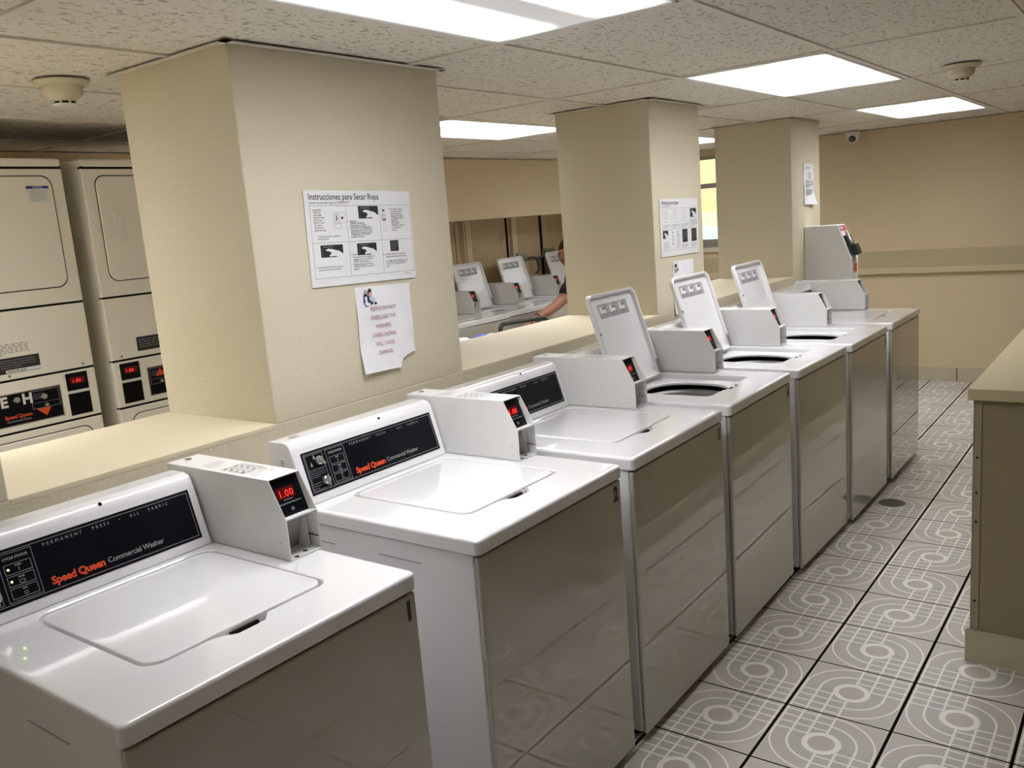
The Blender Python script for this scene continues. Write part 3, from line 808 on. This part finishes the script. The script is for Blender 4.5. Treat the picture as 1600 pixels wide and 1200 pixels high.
    for ya in (.027, .565):
        q = MB(); yb = ya+.088
        q.box(.0002, .0012, ya-.012, yb+.014, .962, 1.148, 'dryer', .0004, 1)
        q.box(.0008, .002, ya, yb, .972, 1.060, 'dark')
        q.box(.0008, .0022, ya, yb, 1.072, 1.142, 'black')
        q.box(.001, .004, ya, yb, 1.061, 1.069, 'meter', .0005, 1)
        q.quad((.0022, ya+.015, 1.098), U, V, .06, .026, 'red_dim', .0004)
        q.text('1.00', (.0022, ya+.022, 1.103), U, V, .020, 'red_led', 'LEFT', .0008, 1.1)
        for yy in (ya-.006, yb+.007):
            for zz in (1.09, 1.13): q.lathe([(0, .001), (.0025, 0)], (0, 0, 0), 'steel', 8, mat=Matrix.Translation((.0012, yy, zz)) @ Matrix.Rotation(PI/2, 4, 'Y'))
        q.build('coin_unit', t)
    return t
d1 = dryer()
d2 = copy_tree(d1); d2.location = (-2.3, 2.252, 0)
d2['label'] = 'stacked coin dryer half hidden behind the near pier, handle on its left'
for ch in list(d2.children):
    if ch.name.startswith('door'):
        for g2 in list(ch.children):
            if g2.name.startswith('notice'): bpy.data.objects.remove(g2)

# ------------------------------------------------------------------ counter on the right
t = thing('folding_counter', 'beige folding counter with laminate top at the right edge', 'counter', (.704, 3.444, 0))
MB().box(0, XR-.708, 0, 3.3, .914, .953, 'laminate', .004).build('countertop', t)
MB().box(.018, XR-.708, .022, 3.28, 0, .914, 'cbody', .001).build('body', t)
b = MB().box(.016, .040, .018, .0225, .113, .914, 'edge_strip', .0008).box(.0150, .0185, .018, .05, .113, .914, 'edge_strip', .0008)
for z in (.22, .50, .60, .72): b.lathe([(0, .001), (.004, .0005)], (0, 0, 0), 'dark', 8, mat=Matrix.Translation((.028, .018, z)) @ Matrix.Rotation(PI/2, 4, 'X'))
b.build('corner_trim', t)
b = MB(); x = 0.002
while x < XR-.71:
    b.box(x, min(x+.3141, XR-.708), .008, .021, 0, .113, 'basetile', .0015); x += .3181
y = .010
while y < 3.2:
    b.box(.004, .0175, y, y+.3141, 0, .113, 'basetile', .0015); y += .3181
b.build('base_tiles', t)

# ------------------------------------------------------------------ payment card machine on the far pier
t = thing('card_machine', 'pale grey laundry card machine with black reader on the far pier', 'card machine', (XW, 6.45, .93))
P = [(.002, 0), (.002, .475), (.225, .475), (.313, .245), (.306, 0)]
fixn(MB().prism(P, 'y', 0, .165, 'meter', .003).build('housing', t))
a0 = Vector((.225, 0, .475)); a1 = Vector((.313, 0, .245)); V = (a0-a1).normalized(); U = Vector((0, 1, 0)); N = U.cross(V)
s = MB(); O = a1+V*.155+U*.012
s.quad(O, U, V, .14, .085, 'red_print', .0012); s.quad(O+U*.01+V*.006, U, V, .05, .04, 'white_print', .002)
s.greek(O, U, V, .01, .060, .11, .016, 1, 'white_print', .002, .8); s.frame(O, U, V, .075, .01, .125, .045, .004, 'white_print', .002)
s.quad(O-U*.004-V*.002, U, V, .148, .089, 'board', .0008)
s.build('instruction_sticker', t, smooth=False)
Mx = Matrix.Translation(a1+V*.035+U*.018) @ Matrix((U, V, N)).transposed().to_4x4()
r = MB().box(0, .115, 0, .130, 0, .022, 'matte_black', .004, mat=Mx).box(.01, .105, -.02, .055, .010, .050, 'matte_black', .010, 3, mat=Mx)
r.box(.03, .09, .07, .115, .022, .024, 'dim_print', mat=Mx)
rd = r.build('card_reader', t)
MB().box(.02, .045, .085, .15, .022, .030, 'white_print', .002, mat=Mx).build('card', t)
k = MB().quad((.3125, .06, .155), (0, 1, 0), (0, 0, 1), .07, .055, 'orange', .001)
k.build('price_label', t, smooth=False)
MB().box(.3085, .3115, .03, .07, .10, .106, 'matte_black').build('card_slot', t, smooth=False)
MB().lathe([(0, .004), (.008, .003), (.009, 0)], (0, 0, 0), 'chrome', 14, mat=Matrix.Translation((.3085, .10, .035)) @ Matrix.Rotation(PI/2, 4, 'Y')).build('lock', t)

# ------------------------------------------------------------------ placards and papers
def sheet_frame(BL, BR):
    U = (Vector(BR)-Vector(BL)).normalized(); return U, Vector((1, 0, 0)).cross(U)
# big Spanish placard
BL = Vector((XW+.002, 2.076, 1.452)); U, V = sheet_frame(BL, (XW+.002, 2.521, 1.441)); w, h = .444, .280
b = MB()
Mx = Matrix.Translation(BL) @ Matrix((U, V, U.cross(V))).transposed().to_4x4()
b.box(0, w, 0, h, -.001, .0022, 'board', .0006, 1, mat=Mx)
def T(s, x, y, sz, m='black_print', **k): k.setdefault('sx', .78 if sz < .02 else 1); b.text(s, BL+U*(x*w)+V*(y*h), U, V, sz, m, eps=.0026, **k)
T('Instrucciones para Secar Ropa', .035, .905, .0265, sx=.88, bold=.008)
T('Secadora de una Sola Carga con CARDMATE\u2122', .038, .862, .0105)
O = BL
b.frame(O, U, V, .035*w, .085*h, .985*w, .845*h, .0012, 'grey_text', .0026)
b.quad(O+U*.035*w+V*.455*h, U, V, .95*w, .0012, 'grey_text', .0026)
for cx in (.355, .672): b.quad(O+U*cx*w+V*.085*h, U, V, .0012, .76*h, 'grey_text', .0026)
sz = .0086
T('1.  Importante:\n     El filtro de\n     pelusa debe\n     limpiarse antes\n     de cada uso.\n     Esta en el area\n     de la parte\n     inferior de la\n     puerta de carga.', .045, .79, sz, line=.85)
T('Coloque la ropa en la secadora y\ncierre la puerta.', .085, .515, sz, line=.85)
T('2.  Seleccione\n     NORMAL (NORMAL)\n     Temperatura alta, PRESS\n     (PLANCHADO PERMANENTE)\n     Temperatura media, DELICATES\n     (DELICADO) Temperatura baja o\n     TUMBLE (SECADO EN AIRE)\n     al oprimir el selector.', .362, .665, sz, line=.78)
T('3.  Introduzca la tarjeta\n     en la ranura. Siga las\n     instrucciones en el\n     Display. NO SAQUE\n     LA TARJETA HASTA\n     QUE EN EL\n     INDICADOR\n     APAREZCA "Remove\n     card" ("Saque la\n     tarjeta").', .765, .79, sz, line=.85)
T('4.  Oprima el boton de inicio para que\n     comience a funcionar la secadora.', .045, .195, sz, line=.9)
T('5.  Para detener el\n     funcionamiento de la secadora en\n     cualquier momento, ABRA LA\n     PUERTA. Para reanudar el\n     funcionamiento de la secadora\n     CIERRE LA PUERTA y oprima el\n     selector.', .362, .305, sz, line=.85)
T('6.  Se ha terminado el ciclo cuando el\n     tiempo restante llega a 00 minutos.', .680, .285, sz, line=.9)
T('     NO DEBE SECAR MATERIALES DE\n     PLASTICO O RESISTENTES DE\n     HULE.', .680, .205, sz, line=.9)
b.greek(BL, U, V, .89*w, .055*h, .09*w, .012*h, 1, 'grey_text', .0026, .7)
def pic(x, y, pw, ph, hand=True):
    A = BL+U*(x*w)+V*(y*h); b.quad(A, U, V, pw, ph, 'black_print', .0026)
    b.greek(A, U, V, pw*.12, ph*.80, pw*.75, ph*.09, 1, 'grey_print', .0029)
    for k in range(3): b.quad(A+U*(pw*.08)+V*(ph*(.14+.22*k)), U, V, .0016, .0016, 'white_print', .003)
    if hand:
        pts = [(.22, .62), (.34, .70), (.50, .66), (.62, .58), (.80, .50), (1.0, .22), (1.0, -.12), (.86, -.06), (.66, .06), (.52, .10), (.44, .04), (.36, .10), (.40, .24), (.46, .34), (.40, .46), (.24, .54)]
        b.add([A+U*(px*pw)+V*(py*ph)+Vector((.0031, 0, 0)) for px, py in pts], [tuple(range(len(pts)))[::-1]], 'board')
        b.quad(A+U*(.42*pw)+V*(.20*ph), U, V, .0022, .007, 'black_print', .0033)
pic(.47, .700, .085, .038)
pic(.10, .305, .088, .036)
pic(.43, .305, .083, .036)
A = BL+U*(.755*w)+V*(.325*h); b.quad(A, U, V, .038, .034, 'black_print', .0026); b.greek(A, U, V, .006, .004, .026, .026, 4, 'dim_print', .0029, .3)
# machine sketch, card-slot icons
A = BL+U*(.235*w)+V*(.615*h)
b.frame(A, U, V, 0, .012, .047, .044, .0008, 'grey_text', .0028); b.frame(A, U, V, .006, .016, .024, .038, .0009, 'black_print', .0028)
b.quad(A+U*.012+V*.020, U, V, .004, .014, 'black_print', .0029); b.quad(A+U*.032+V*.024, U, V, .008, .007, 'black_print', .0029)
b.frame(A, U, V, .002, -.004, .030, .010, .0008, 'grey_text', .0028)
A = BL+U*(.695*w)+V*(.53*h)
b.frame(A, U, V, 0, .062, .016, .080, .0008, 'grey_text', .0028); b.quad(A+U*.004+V*.068, U, V, .008, .006, 'black_print', .0029)
b.frame(A, U, V, 0, .046, .016, .058, .0014, 'black_print', .0028); b.quad(A+V*.040, U, V, .017, .004, 'black_print', .0029)
b.frame(A, U, V, .003, .006, .013, .034, .0007, 'grey_print', .0028)
tag(b.build('instruction_placard', smooth=False), 'white placard titled Instrucciones para Secar Ropa on the near pier', 'sign')

# wrinkled paper builder: grid sheet with optional torn corner
def paper(name, BL, BR, w, h, label, notch=None, curl=.006, seed=1, bend=0):
    U, V = sheet_frame(BL, BR); Nn = Vector((1, 0, 0)); nx, ny = 56, 80; rnd = random.Random(seed)
    ph = [rnd.uniform(0, 6) for _ in range(6)]
    def z(u, v):
        f = .0016*math.sin(6*u+ph[0]+3*v)+.0012*math.sin(11*v+ph[1]-4*u)+.0008*math.sin(19*u+9*v+ph[2])
        f += curl*max(0, .35-v)**1.5*(1 if not bend else .4+2*u)+.004*max(0, abs(u-.5)-.42)*10*(.3+.7*(1-v))*.3
        return .0035+max(-.0022, f)
    def P(u, v):
        return Vector(BL)+U*(u*w)+V*(v*h)+Nn*z(u, v)
    b = MB(); vs = []; idx = {}
    fs = []
    for j in range(ny+1):
        for i in range(nx+1):
            u, v = i/nx, j/ny
            if notch and u > notch[0]-.001 and v < notch[1]:
                # pull points of the missing corner onto the tear curve
                pass
            idx[i, j] = len(vs); vs.append(P(u, v))
    for j in range(ny):
        for i in range(nx):
            u, v = (i+.5)/nx, (j+.5)/ny
            if notch:
                du, dv = (1.0-u)/notch[0], v/notch[1]
                if du**2+dv**2 < 1 or (u > 1-notch[0]*.98 and v < notch[1]*.25): continue
            fs.append((idx[i, j], idx[i+1, j], idx[i+1, j+1], idx[i, j+1]))
    b.add(vs, fs, 'paper')
    return b, U, V, P
BLn = (XW, 2.234, 1.166)
b, U, V, P = paper('n', BLn, (XW, 2.484, 1.158), .243, .270, '', notch=(.30, .16), curl=.05, seed=4)
def TP(s, u, v, sz, m, **k):
    b.text(s, P(u, v), U, V, sz, m, align='CENTER', eps=.003, **k)
for i, s in enumerate(('PLEASE DO NOT', 'OVERLOAD THE', 'WASHERS.', 'OVERLOADING', 'WILL CAUSE', 'DAMAGE.')):
    TP(s, .46-.004*i, .715-.1035*i, .0175, 'red_print', sx=.86)
A = P(.15, .80)
def blob(pts, m, e=.003): b.add([A+U*x+V*y+Vector((e, 0, 0)) for x, y in pts], [tuple(range(len(pts)))[::-1]], m)
def ell(cx, cy, rx, ry, m, e=.003): blob([(cx+rx*math.cos(-t), cy+ry*math.sin(-t)) for t in [k*2*PI/14 for k in range(14)]], m, e)
ell(.004, .012, .010, .020, 'blue_print'); ell(.004, .034, .009, .010, 'grey_print'); ell(.010, .002, .012, .008, 'cloth_w', .0036); ell(.004, .016, .005, .009, 'cloth_w', .0036)
ell(.022, .038, .008, .010, 'black_print'); ell(.024, .029, .007, .007, 'cloth_p', .0036); ell(.032, .012, .012, .009, 'pool', .0034)
ell(.014, .014, .005, .012, 'black_print', .0038); ell(.028, .001, .006, .004, 'black_print', .0038); ell(.044, .000, .006, .004, 'black_print', .0038); ell(.022, .006, .005, .004, 'blue_print', .0040)
tag(b.build('paper_notice'), 'torn white paper asking not to overload the washers, below the placard', 'notice')

# English washing placard on the middle pier
BL = Vector((XW+.002, 4.300, 1.366)); U, V = sheet_frame(BL, (XW+.002, 4.735, 1.362)); w, h = .435, .282
b = MB(); Mx = Matrix.Translation(BL) @ Matrix((U, V, U.cross(V))).transposed().to_4x4()
b.box(0, w, 0, h, -.001, .0022, 'board', .0006, 1, mat=Mx)
T('Washing Instructions', .04, .905, .026, sx=.85, bold=.012); T('Coin operated washer with card', .04, .862, .010)
b.quad(BL+U*.03*w+V*.835*h, U, V, .94*w, .0012, 'grey_text', .0026); b.quad(BL+U*.03*w+V*.47*h, U, V, .94*w, .0012, 'grey_text', .0026); b.quad(BL+U*.03*w+V*.10*h, U, V, .94*w, .0012, 'grey_text', .0026)
for x in (.27, .5, .73): b.quad(BL+U*x*w+V*.47*h, U, V, .0010, .365*h, 'grey_print', .0026)
A = BL
for k, x in enumerate((.08, .32, .56)):
    b.frame(A, U, V, x*w, .60*h, (x+.10)*w, .80*h, .0016, 'grey_print', .0028); b.frame(A, U, V, (x+.03)*w, .66*h, (x+.075)*w, .76*h, .0016, 'grey_text', .0028)
    b.greek(A, U, V, (x-.03)*w, .49*h, .20*w, .07*h, 3, 'grey_text', .0028, .4)
pic(.78, .66, .075, .045); b.greek(A, U, V, .77*w, .49*h, .2*w, .14*h, 5, 'grey_text', .0028, .4)
pic(.05, .315, .058, .040); b.greek(A, U, V, .06*w, .12*h, .13*w, .14*h, 5, 'grey_text', .0028, .4)
for k in range(4): b.quad(BL+U*.29*w+V*(.20+.065*k)*h, U, V, .012, .009, 'grey_text', .0028)
b.greek(A, U, V, .40*w, .12*h, .08*w, .32*h, 10, 'grey_text', .0028, .4)
for x in (.55, .80):
    A2 = BL+U*(x*w)+V*(.22*h); b.quad(A2, U, V, .062, .066, 'black_print', .0026); b.greek(A2, U, V, .008, .01, .045, .045, 5, 'dim_print', .0029, .3)
    b.greek(A, U, V, (x-.01)*w, .12*h, .17*w, .07*h, 3, 'grey_text', .0028, .4)
tag(b.build('instruction_placard', smooth=False), 'white placard titled Washing Instructions on the middle pier', 'sign')

b, U, V, P = paper('n', (XW, 4.42, 1.066), (XW, 4.667, 1.062), .235, .272, '', curl=.01, seed=9)
TP('PLEASE', .5, .60, .017, 'grey_text'); TP('DO NOT', .5, .46, .017, 'grey_text')
A = P(.06, .82); ell(.014, .024, .012, .010, 'black_print'); ell(.014, .004, .012, .014, 'grey_text'); ell(.034, .006, .010, .010, 'black_print'); ell(.010, .012, .005, .006, 'cloth_w', .0036); ell(.034, .008, .004, .006, 'cloth_w', .0036)
tag(b.build('paper_notice'), 'white paper notice on the middle pier, behind an open washer lid', 'notice')

b, U, V, P = paper('n', (XW, 6.455, 1.555), (XW, 6.66, 1.553), .205, .275, '', curl=.05, seed=12, bend=1)
b.text('NOTICE\nPLEASE', P(.5, .72), U, V, .020, 'red_print', align='CENTER', eps=.003)
A = P(0, 0); b.greek(P(.15, .42)+Vector((.0032, 0, 0)), U, V, 0, 0, .15, .05, 4, 'dim_print', .001, .5); b.greek(P(.15, .22)+Vector((.0035, 0, 0)), U, V, 0, 0, .15, .045, 4, 'dim_print', .001, .5)
b.greek(P(.15, .88)+Vector((.0032, 0, 0)), U, V, 0, 0, .15, .012, 1, 'dim_print', .001, .6)
tag(b.build('paper_notice'), 'narrow curling white paper notice high on the far pier', 'notice')

# ------------------------------------------------------------------ service wall behind the back washers
def batten(y, w_, d, mat, lab):
    tag(MB().box(XP+.001, XP+d, y-w_/2, y+w_/2, .02, 1.795, mat, .003).build('wall_batten', smooth=True), lab, 'batten', 'vertical battens on the service wall')
batten(6.30, .035, .012, 'ply', 'thin vertical batten on the plywood wall, left pair, outer one')
batten(6.45, .075, .02, 'tanwall', 'wide vertical batten on the plywood wall, left pair')
batten(7.12, .075, .035, 'tanwall', 'wide vertical batten on the plywood wall, middle')
batten(7.035, .03, .004, 'dark', 'dark gap strip beside the middle batten')
batten(7.60, .035, .008, 'dark', 'dark vertical seam strip right of the middle batten')
t = thing('electrical_conduit', 'horizontal conduit between two outlet boxes behind the washers', 'conduit', (XP+.02, 7.25, 1.235))
MB().tube([(0, 0, 0), (0, .38, .0)], .010, 'steel').build('pipe', t)
MB().box(-.018, .035, -.13, .02, .0, .07, 'steel', .004).build('outlet_box', t)
MB().box(-.018, .035, .34, .50, .01, .08, 'steel', .004).build('outlet_box', t)
tag(MB().tube([(XP+.07, 7.26, 1.25), (XP+.09, 7.33, 1.25), (XP+.09, 7.38, 1.22), (XP+.09, 7.40, 1.13), (XP+.05, 7.40, 1.09)], .007, 'matte_black').build('power_cord'), 'black power cord hanging from the outlet box', 'cord')
t = thing('water_pipe', 'thin copper coloured water pipe on the plywood wall', 'pipe', (XP+.03, 6.37, 0))
MB().tube([(0, 0, .6), (0, 0, 1.78)], .011, 'tanwall').build('pipe', t); MB().box(-.02, .02, -.03, .03, 1.16, 1.20, 'steel', .004).build('valve', t)

# ------------------------------------------------------------------ laundry cart with laundry
t = thing('laundry_cart', 'black handled laundry cart in the back room, below the reaching arm', 'laundry cart', (-2.42, 5.05, 0))
x0, x1, y0, y1 = -.24, .22, -.60, .60
bk = MB()
for (ax_, bx, ay, by) in ((x0, x1, y0, y0+.012), (x0, x1, y1-.012, y1), (x0, x0+.012, y0, y1), (x1-.012, x1, y0, y1)):
    bk.box(ax_, bx, ay, by, .30, .80, 'plastic_white', .003)
bk.box(x0, x1, y0, y1, .29, .305, 'plastic_white', .003)
bk.build('basket', t)
fr = MB()
for a in (x0+.02, x1-.02):
    fr.tube([(a, y0+.03, .09), (a, y0+.03, .29), (a, y1-.03, .29), (a, y1-.03, .09)], .011, 'matte_black', 8)
fr.build('frame', t)
for a in (x0+.02, x1-.02):
    for c in (y0+.03, y1-.03):
        MB().lathe([(0, -.012), (.04, -.012), (.045, 0), (.04, .012), (0, .012)], (a, c, .045), 'matte_black', 18, axis='x').tube([(a, c, .045), (a, c, .10)], .008, 'steel', 8).build('caster', t)
hd = [(.02, -.015, .70), (.02, -.015, .88)]
for k in range(1, 6):
    a = k*PI/10; hd.append((.02, -.015+.04*(1-math.cos(a)), .88+.04*math.sin(a)))
hd += [(.02, .50, .900), (.02, .56, .875), (.02, .575, .70)]
MB().tube(hd, .0155, 'matte_black', 10).build('handle', t)
def cloth(name, c, r, mat, label, seed):
    rnd = random.Random(seed); b = MB(); L = []
    n = 22; ph = [rnd.uniform(0, 6) for _ in range(8)]
    for j in range(9):
        e = (j/8)*PI/2; row = []
        for i in range(n):
            a = i*2*PI/n; k = 1+.16*math.sin(3*a+ph[0]+2*e)+.10*math.sin(5*a+ph[1]-3*e)+.06*math.sin(9*a+ph[2])
            row.append((c[0]+r[0]*k*math.cos(e)*math.cos(a), c[1]+r[1]*k*math.cos(e)*math.sin(a), c[2]+r[2]*(math.sin(e)+.10*math.sin(4*a+ph[3])*math.cos(e))))
        L.append(row)
    b.loops(L, mat, True, True); return tag(fixn(b.build(name, ang=60)), label, 'laundry', 'laundry piled in the cart')
cloth('crumpled_shirt', (-2.42, 4.65, .755), (.13, .10, .135), 'cloth_w', 'crumpled white cloth at the left end of the laundry cart', 1)
cloth('crumpled_towel', (-2.40, 4.835, .755), (.11, .05, .132), 'cloth_b', 'blue towel lying between white laundry in the cart', 2)
cloth('crumpled_sheet', (-2.46, 5.03, .755), (.12, .10, .11), 'cloth_w', 'white sheet in the cart left of the black handle', 3)
cloth('crumpled_pillowcase', (-2.42, 5.34, .755), (.12, .12, .10), 'cloth_w', 'white cloth in the cart under the black handle', 5)
cloth('crumpled_blanket', (-2.43, 5.05, .31), (.14, .40, .41), 'cloth_w', 'pile of white laundry filling the cart', 6)

# ------------------------------------------------------------------ person bending over the cart
def skin(name, verts, edges, parent, mat, sub=2, root=0):
    me = bpy.data.meshes.new(name); me.from_pydata([v[0] for v in verts], edges, []); me.update()
    o = bpy.data.objects.new(name, me); COL.objects.link(o); o.parent = parent
    md = o.modifiers.new('skin', 'SKIN'); md.use_smooth_shade = True
    for i, v in enumerate(verts):
        r = v[1] if isinstance(v[1], tuple) else (v[1], v[1])
        me.skin_vertices[0].data[i].radius = r
        me.skin_vertices[0].data[i].use_root = (i == root)
    sb = o.modifiers.new('sub', 'SUBSURF'); sb.levels = sub; sb.render_levels = sub
    bpy.context.view_layer.update()
    me2 = bpy.data.meshes.new_from_object(o.evaluated_get(bpy.context.evaluated_depsgraph_get()))
    me2.materials.clear(); me2.materials.append(M[mat])
    me2.polygons.foreach_set('use_smooth', [True]*len(me2.polygons))
    o.modifiers.clear(); o.data = me2; me2.name = name; return o
PX, PY = -2.50, 6.50
t = thing('person', 'person in a black T-shirt bending to reach into the laundry cart', 'person', (PX, PY, 0))
def rel(x, y, z): return (x-PX, y-PY, z)
# joints (world)
pel = rel(-2.52, 6.62, .93); chest = rel(-2.54, 6.44, 1.11); neck = rel(-2.555, 6.28, 1.215); 
V_ = [(pel, (.13, .11)), (rel(-2.53, 6.54, 1.03), (.125, .10)), (chest, (.15, .11)), (rel(-2.55, 6.34, 1.170), (.11, .08)), (neck, (.052, .052)),
      (rel(-2.56, 6.205, 1.255), (.062, .062)), (rel(-2.56, 6.165, 1.315), (.078, .088)), (rel(-2.56, 6.175, 1.365), (.068, .074)),
      # arm towards the cart (its left arm) : shoulder, elbow, wrist
      (rel(-2.46, 6.18, 1.13), (.062, .058)), (rel(-2.47, 6.01, 1.025), (.05, .05)), (rel(-2.485, 5.90, .965), (.043, .043)), (rel(-2.50, 5.76, .916), (.038, .037)), (rel(-2.52, 5.64, .885), (.026, .024)), (rel(-2.53, 5.575, .868), (.030, .020)),
      # other arm
      (rel(-2.70, 6.42, 1.10), (.06, .055)), (rel(-2.76, 6.58, .94), (.046, .046)), (rel(-2.76, 6.56, .86), (.04, .04)), (rel(-2.74, 6.46, .75), (.026, .024)), (rel(-2.73, 6.42, .70), (.03, .02)),
      # legs
      (rel(-2.43, 6.62, .86), (.092, .092)), (rel(-2.42, 6.56, .48), (.062, .062)), (rel(-2.43, 6.62, .10), (.042, .042)), (rel(-2.43, 6.52, .045), (.04, .035)),
      (rel(-2.62, 6.66, .86), (.092, .092)), (rel(-2.64, 6.66, .48), (.062, .062)), (rel(-2.64, 6.76, .10), (.042, .042)), (rel(-2.64, 6.66, .045), (.04, .035))]
E_ = [(0, 1), (1, 2), (2, 3), (3, 4), (4, 5), (5, 6), (6, 7), (3, 8), (8, 9), (9, 10), (10, 11), (11, 12), (12, 13), (3, 14), (14, 15), (15, 16), (16, 17), (17, 18), (0, 19), (19, 20), (20, 21), (21, 22), (0, 23), (23, 24), (24, 25), (25, 26)]
# fingers grow from the palms
def fingers(base_i, d, side):
    bx = Vector(V_[base_i][0]); d = Vector(d).normalized(); s_ = Vector(side).normalized()
    up = d.cross(s_)
    for k, (o_, L_) in enumerate(((-.020, .060), (-.007, .070), (.007, .066), (.020, .052))):
        p0 = bx+s_*o_+d*.022; p1 = p0+d*L_*.5-Vector((0, 0, .008)); p2 = p1+d*L_*.4-Vector((0, 0, .020))
        i = len(V_); V_.extend([(tuple(p0), (.0095, .0095)), (tuple(p1), (.0085, .0085)), (tuple(p2), (.0075, .0075))])
        E_.extend([(base_i, i), (i, i+1), (i+1, i+2)])
    p0 = bx+s_*.028-d*.008; p1 = p0+s_*.018+d*.024-Vector((0, 0, .012)); i = len(V_)
    V_.extend([(tuple(p0), (.011, .011)), (tuple(p1), (.009, .009))]); E_.extend([(base_i, i), (i, i+1)])
fingers(13, (-.1, -1, -.35), (1, -.1, 0)); fingers(18, (.1, -.7, -.9), (-1, -.1, 0))
body = skin('body', V_, E_, t, 'skin', 2)
# shirt: torso, sleeves
Vs = [(rel(-2.52, 6.63, .92), (.165, .150)), (rel(-2.53, 6.55, 1.03), (.160, .140)), (chest, (.172, .132)), (rel(-2.55, 6.34, 1.173), (.130, .100)), (rel(-2.555, 6.295, 1.207), (.072, .068)),
      (rel(-2.46, 6.19, 1.13), (.080, .074)), (rel(-2.468, 6.03, 1.055), (.074, .072)), (rel(-2.475, 5.945, 1.000), (.066, .068)), (rel(-2.70, 6.42, 1.10), (.078, .072)), (rel(-2.75, 6.55, .97), (.064, .064))]
skin('t_shirt', Vs, [(0, 1), (1, 2), (2, 3), (3, 4), (3, 5), (5, 6), (6, 7), (3, 8), (8, 9)], t, 'tee', 2)
Vt = [(rel(-2.52, 6.63, .95), (.150, .130)), (rel(-2.43, 6.62, .84), (.108, .108)), (rel(-2.42, 6.56, .48), (.078, .078)), (rel(-2.43, 6.62, .12), (.062, .062)), (rel(-2.62, 6.66, .84), (.108, .108)), (rel(-2.64, 6.66, .48), (.078, .078)), (rel(-2.64, 6.76, .12), (.062, .062))]
skin('trousers', Vt, [(0, 1), (1, 2), (2, 3), (0, 4), (4, 5), (5, 6)], t, 'jeans', 2)
for xx, yy in ((-2.43, 6.55), (-2.64, 6.69)):
    Vh = [(rel(xx, yy+.06, .045), (.045, .045)), (rel(xx, yy-.04, .035), (.046, .036)), (rel(xx, yy-.12, .03), (.040, .028))]
    skin('shoe', Vh, [(0, 1), (1, 2)], t, 'shoe', 2)
# head details: hair, nose, ears, eyes, mouth
hc = Vector(rel(-2.56, 6.185, 1.335))
h = MB(); L = []
for j in range(10):
    e = -.35+(j/9)*(PI/2+.35); L.append([hc+Vector((.094*math.cos(e)*math.cos(a), .030+.108*math.cos(e)*math.sin(a)*(1 if math.sin(a) > 0 else .62), .020+.092*math.sin(e))) for a in [k*2*PI/28 for k in range(28)]])
h.loops(L, 'hair', True, True)
h.lathe([(0, -.05), (.035, -.04), (.05, 0), (.035, .04), (0, .05)], tuple(hc+Vector((0, .12, .03))), 'hair', 16)
fixn(h.build('hair', t))
fc = MB()
fc.lathe([(0, .022), (.008, .012), (.012, -.006), (.010, -.018), (0, -.022)], tuple(hc+Vector((0, -.093, -.030))), 'skin', 10)
for s_ in (-1, 1):
    fc.lathe([(0, .026), (.010, .018), (.014, 0), (.010, -.018), (0, -.026)], tuple(hc+Vector((s_*.084, .01, -.02))), 'skin', 10)
    fc.lathe([(0, .008), (.011, .003), (.011, -.003), (0, -.008)], tuple(hc+Vector((s_*.030, -.078, -.010))), 'black_print', 10)
fc.box(-.024, .024, -.004, .004, -.003, .003, 'red_print', .002, mat=Matrix.Translation(hc+Vector((0, -.072, -.068))))
fixn(fc.build('face', t))
wr = Vector(rel(-2.519, 5.655, .889)); d = (Vector(rel(-2.50, 5.75, .915))-Vector(rel(-2.52, 5.64, .885))).normalized(); a = d.orthogonal().normalized(); c_ = d.cross(a)
MB().tube([wr+(a*math.cos(k*PI/12)+c_*math.sin(k*PI/12))*.030 for k in range(25)], .0035, 'bracelet', 6, False).build('bracelet', t)
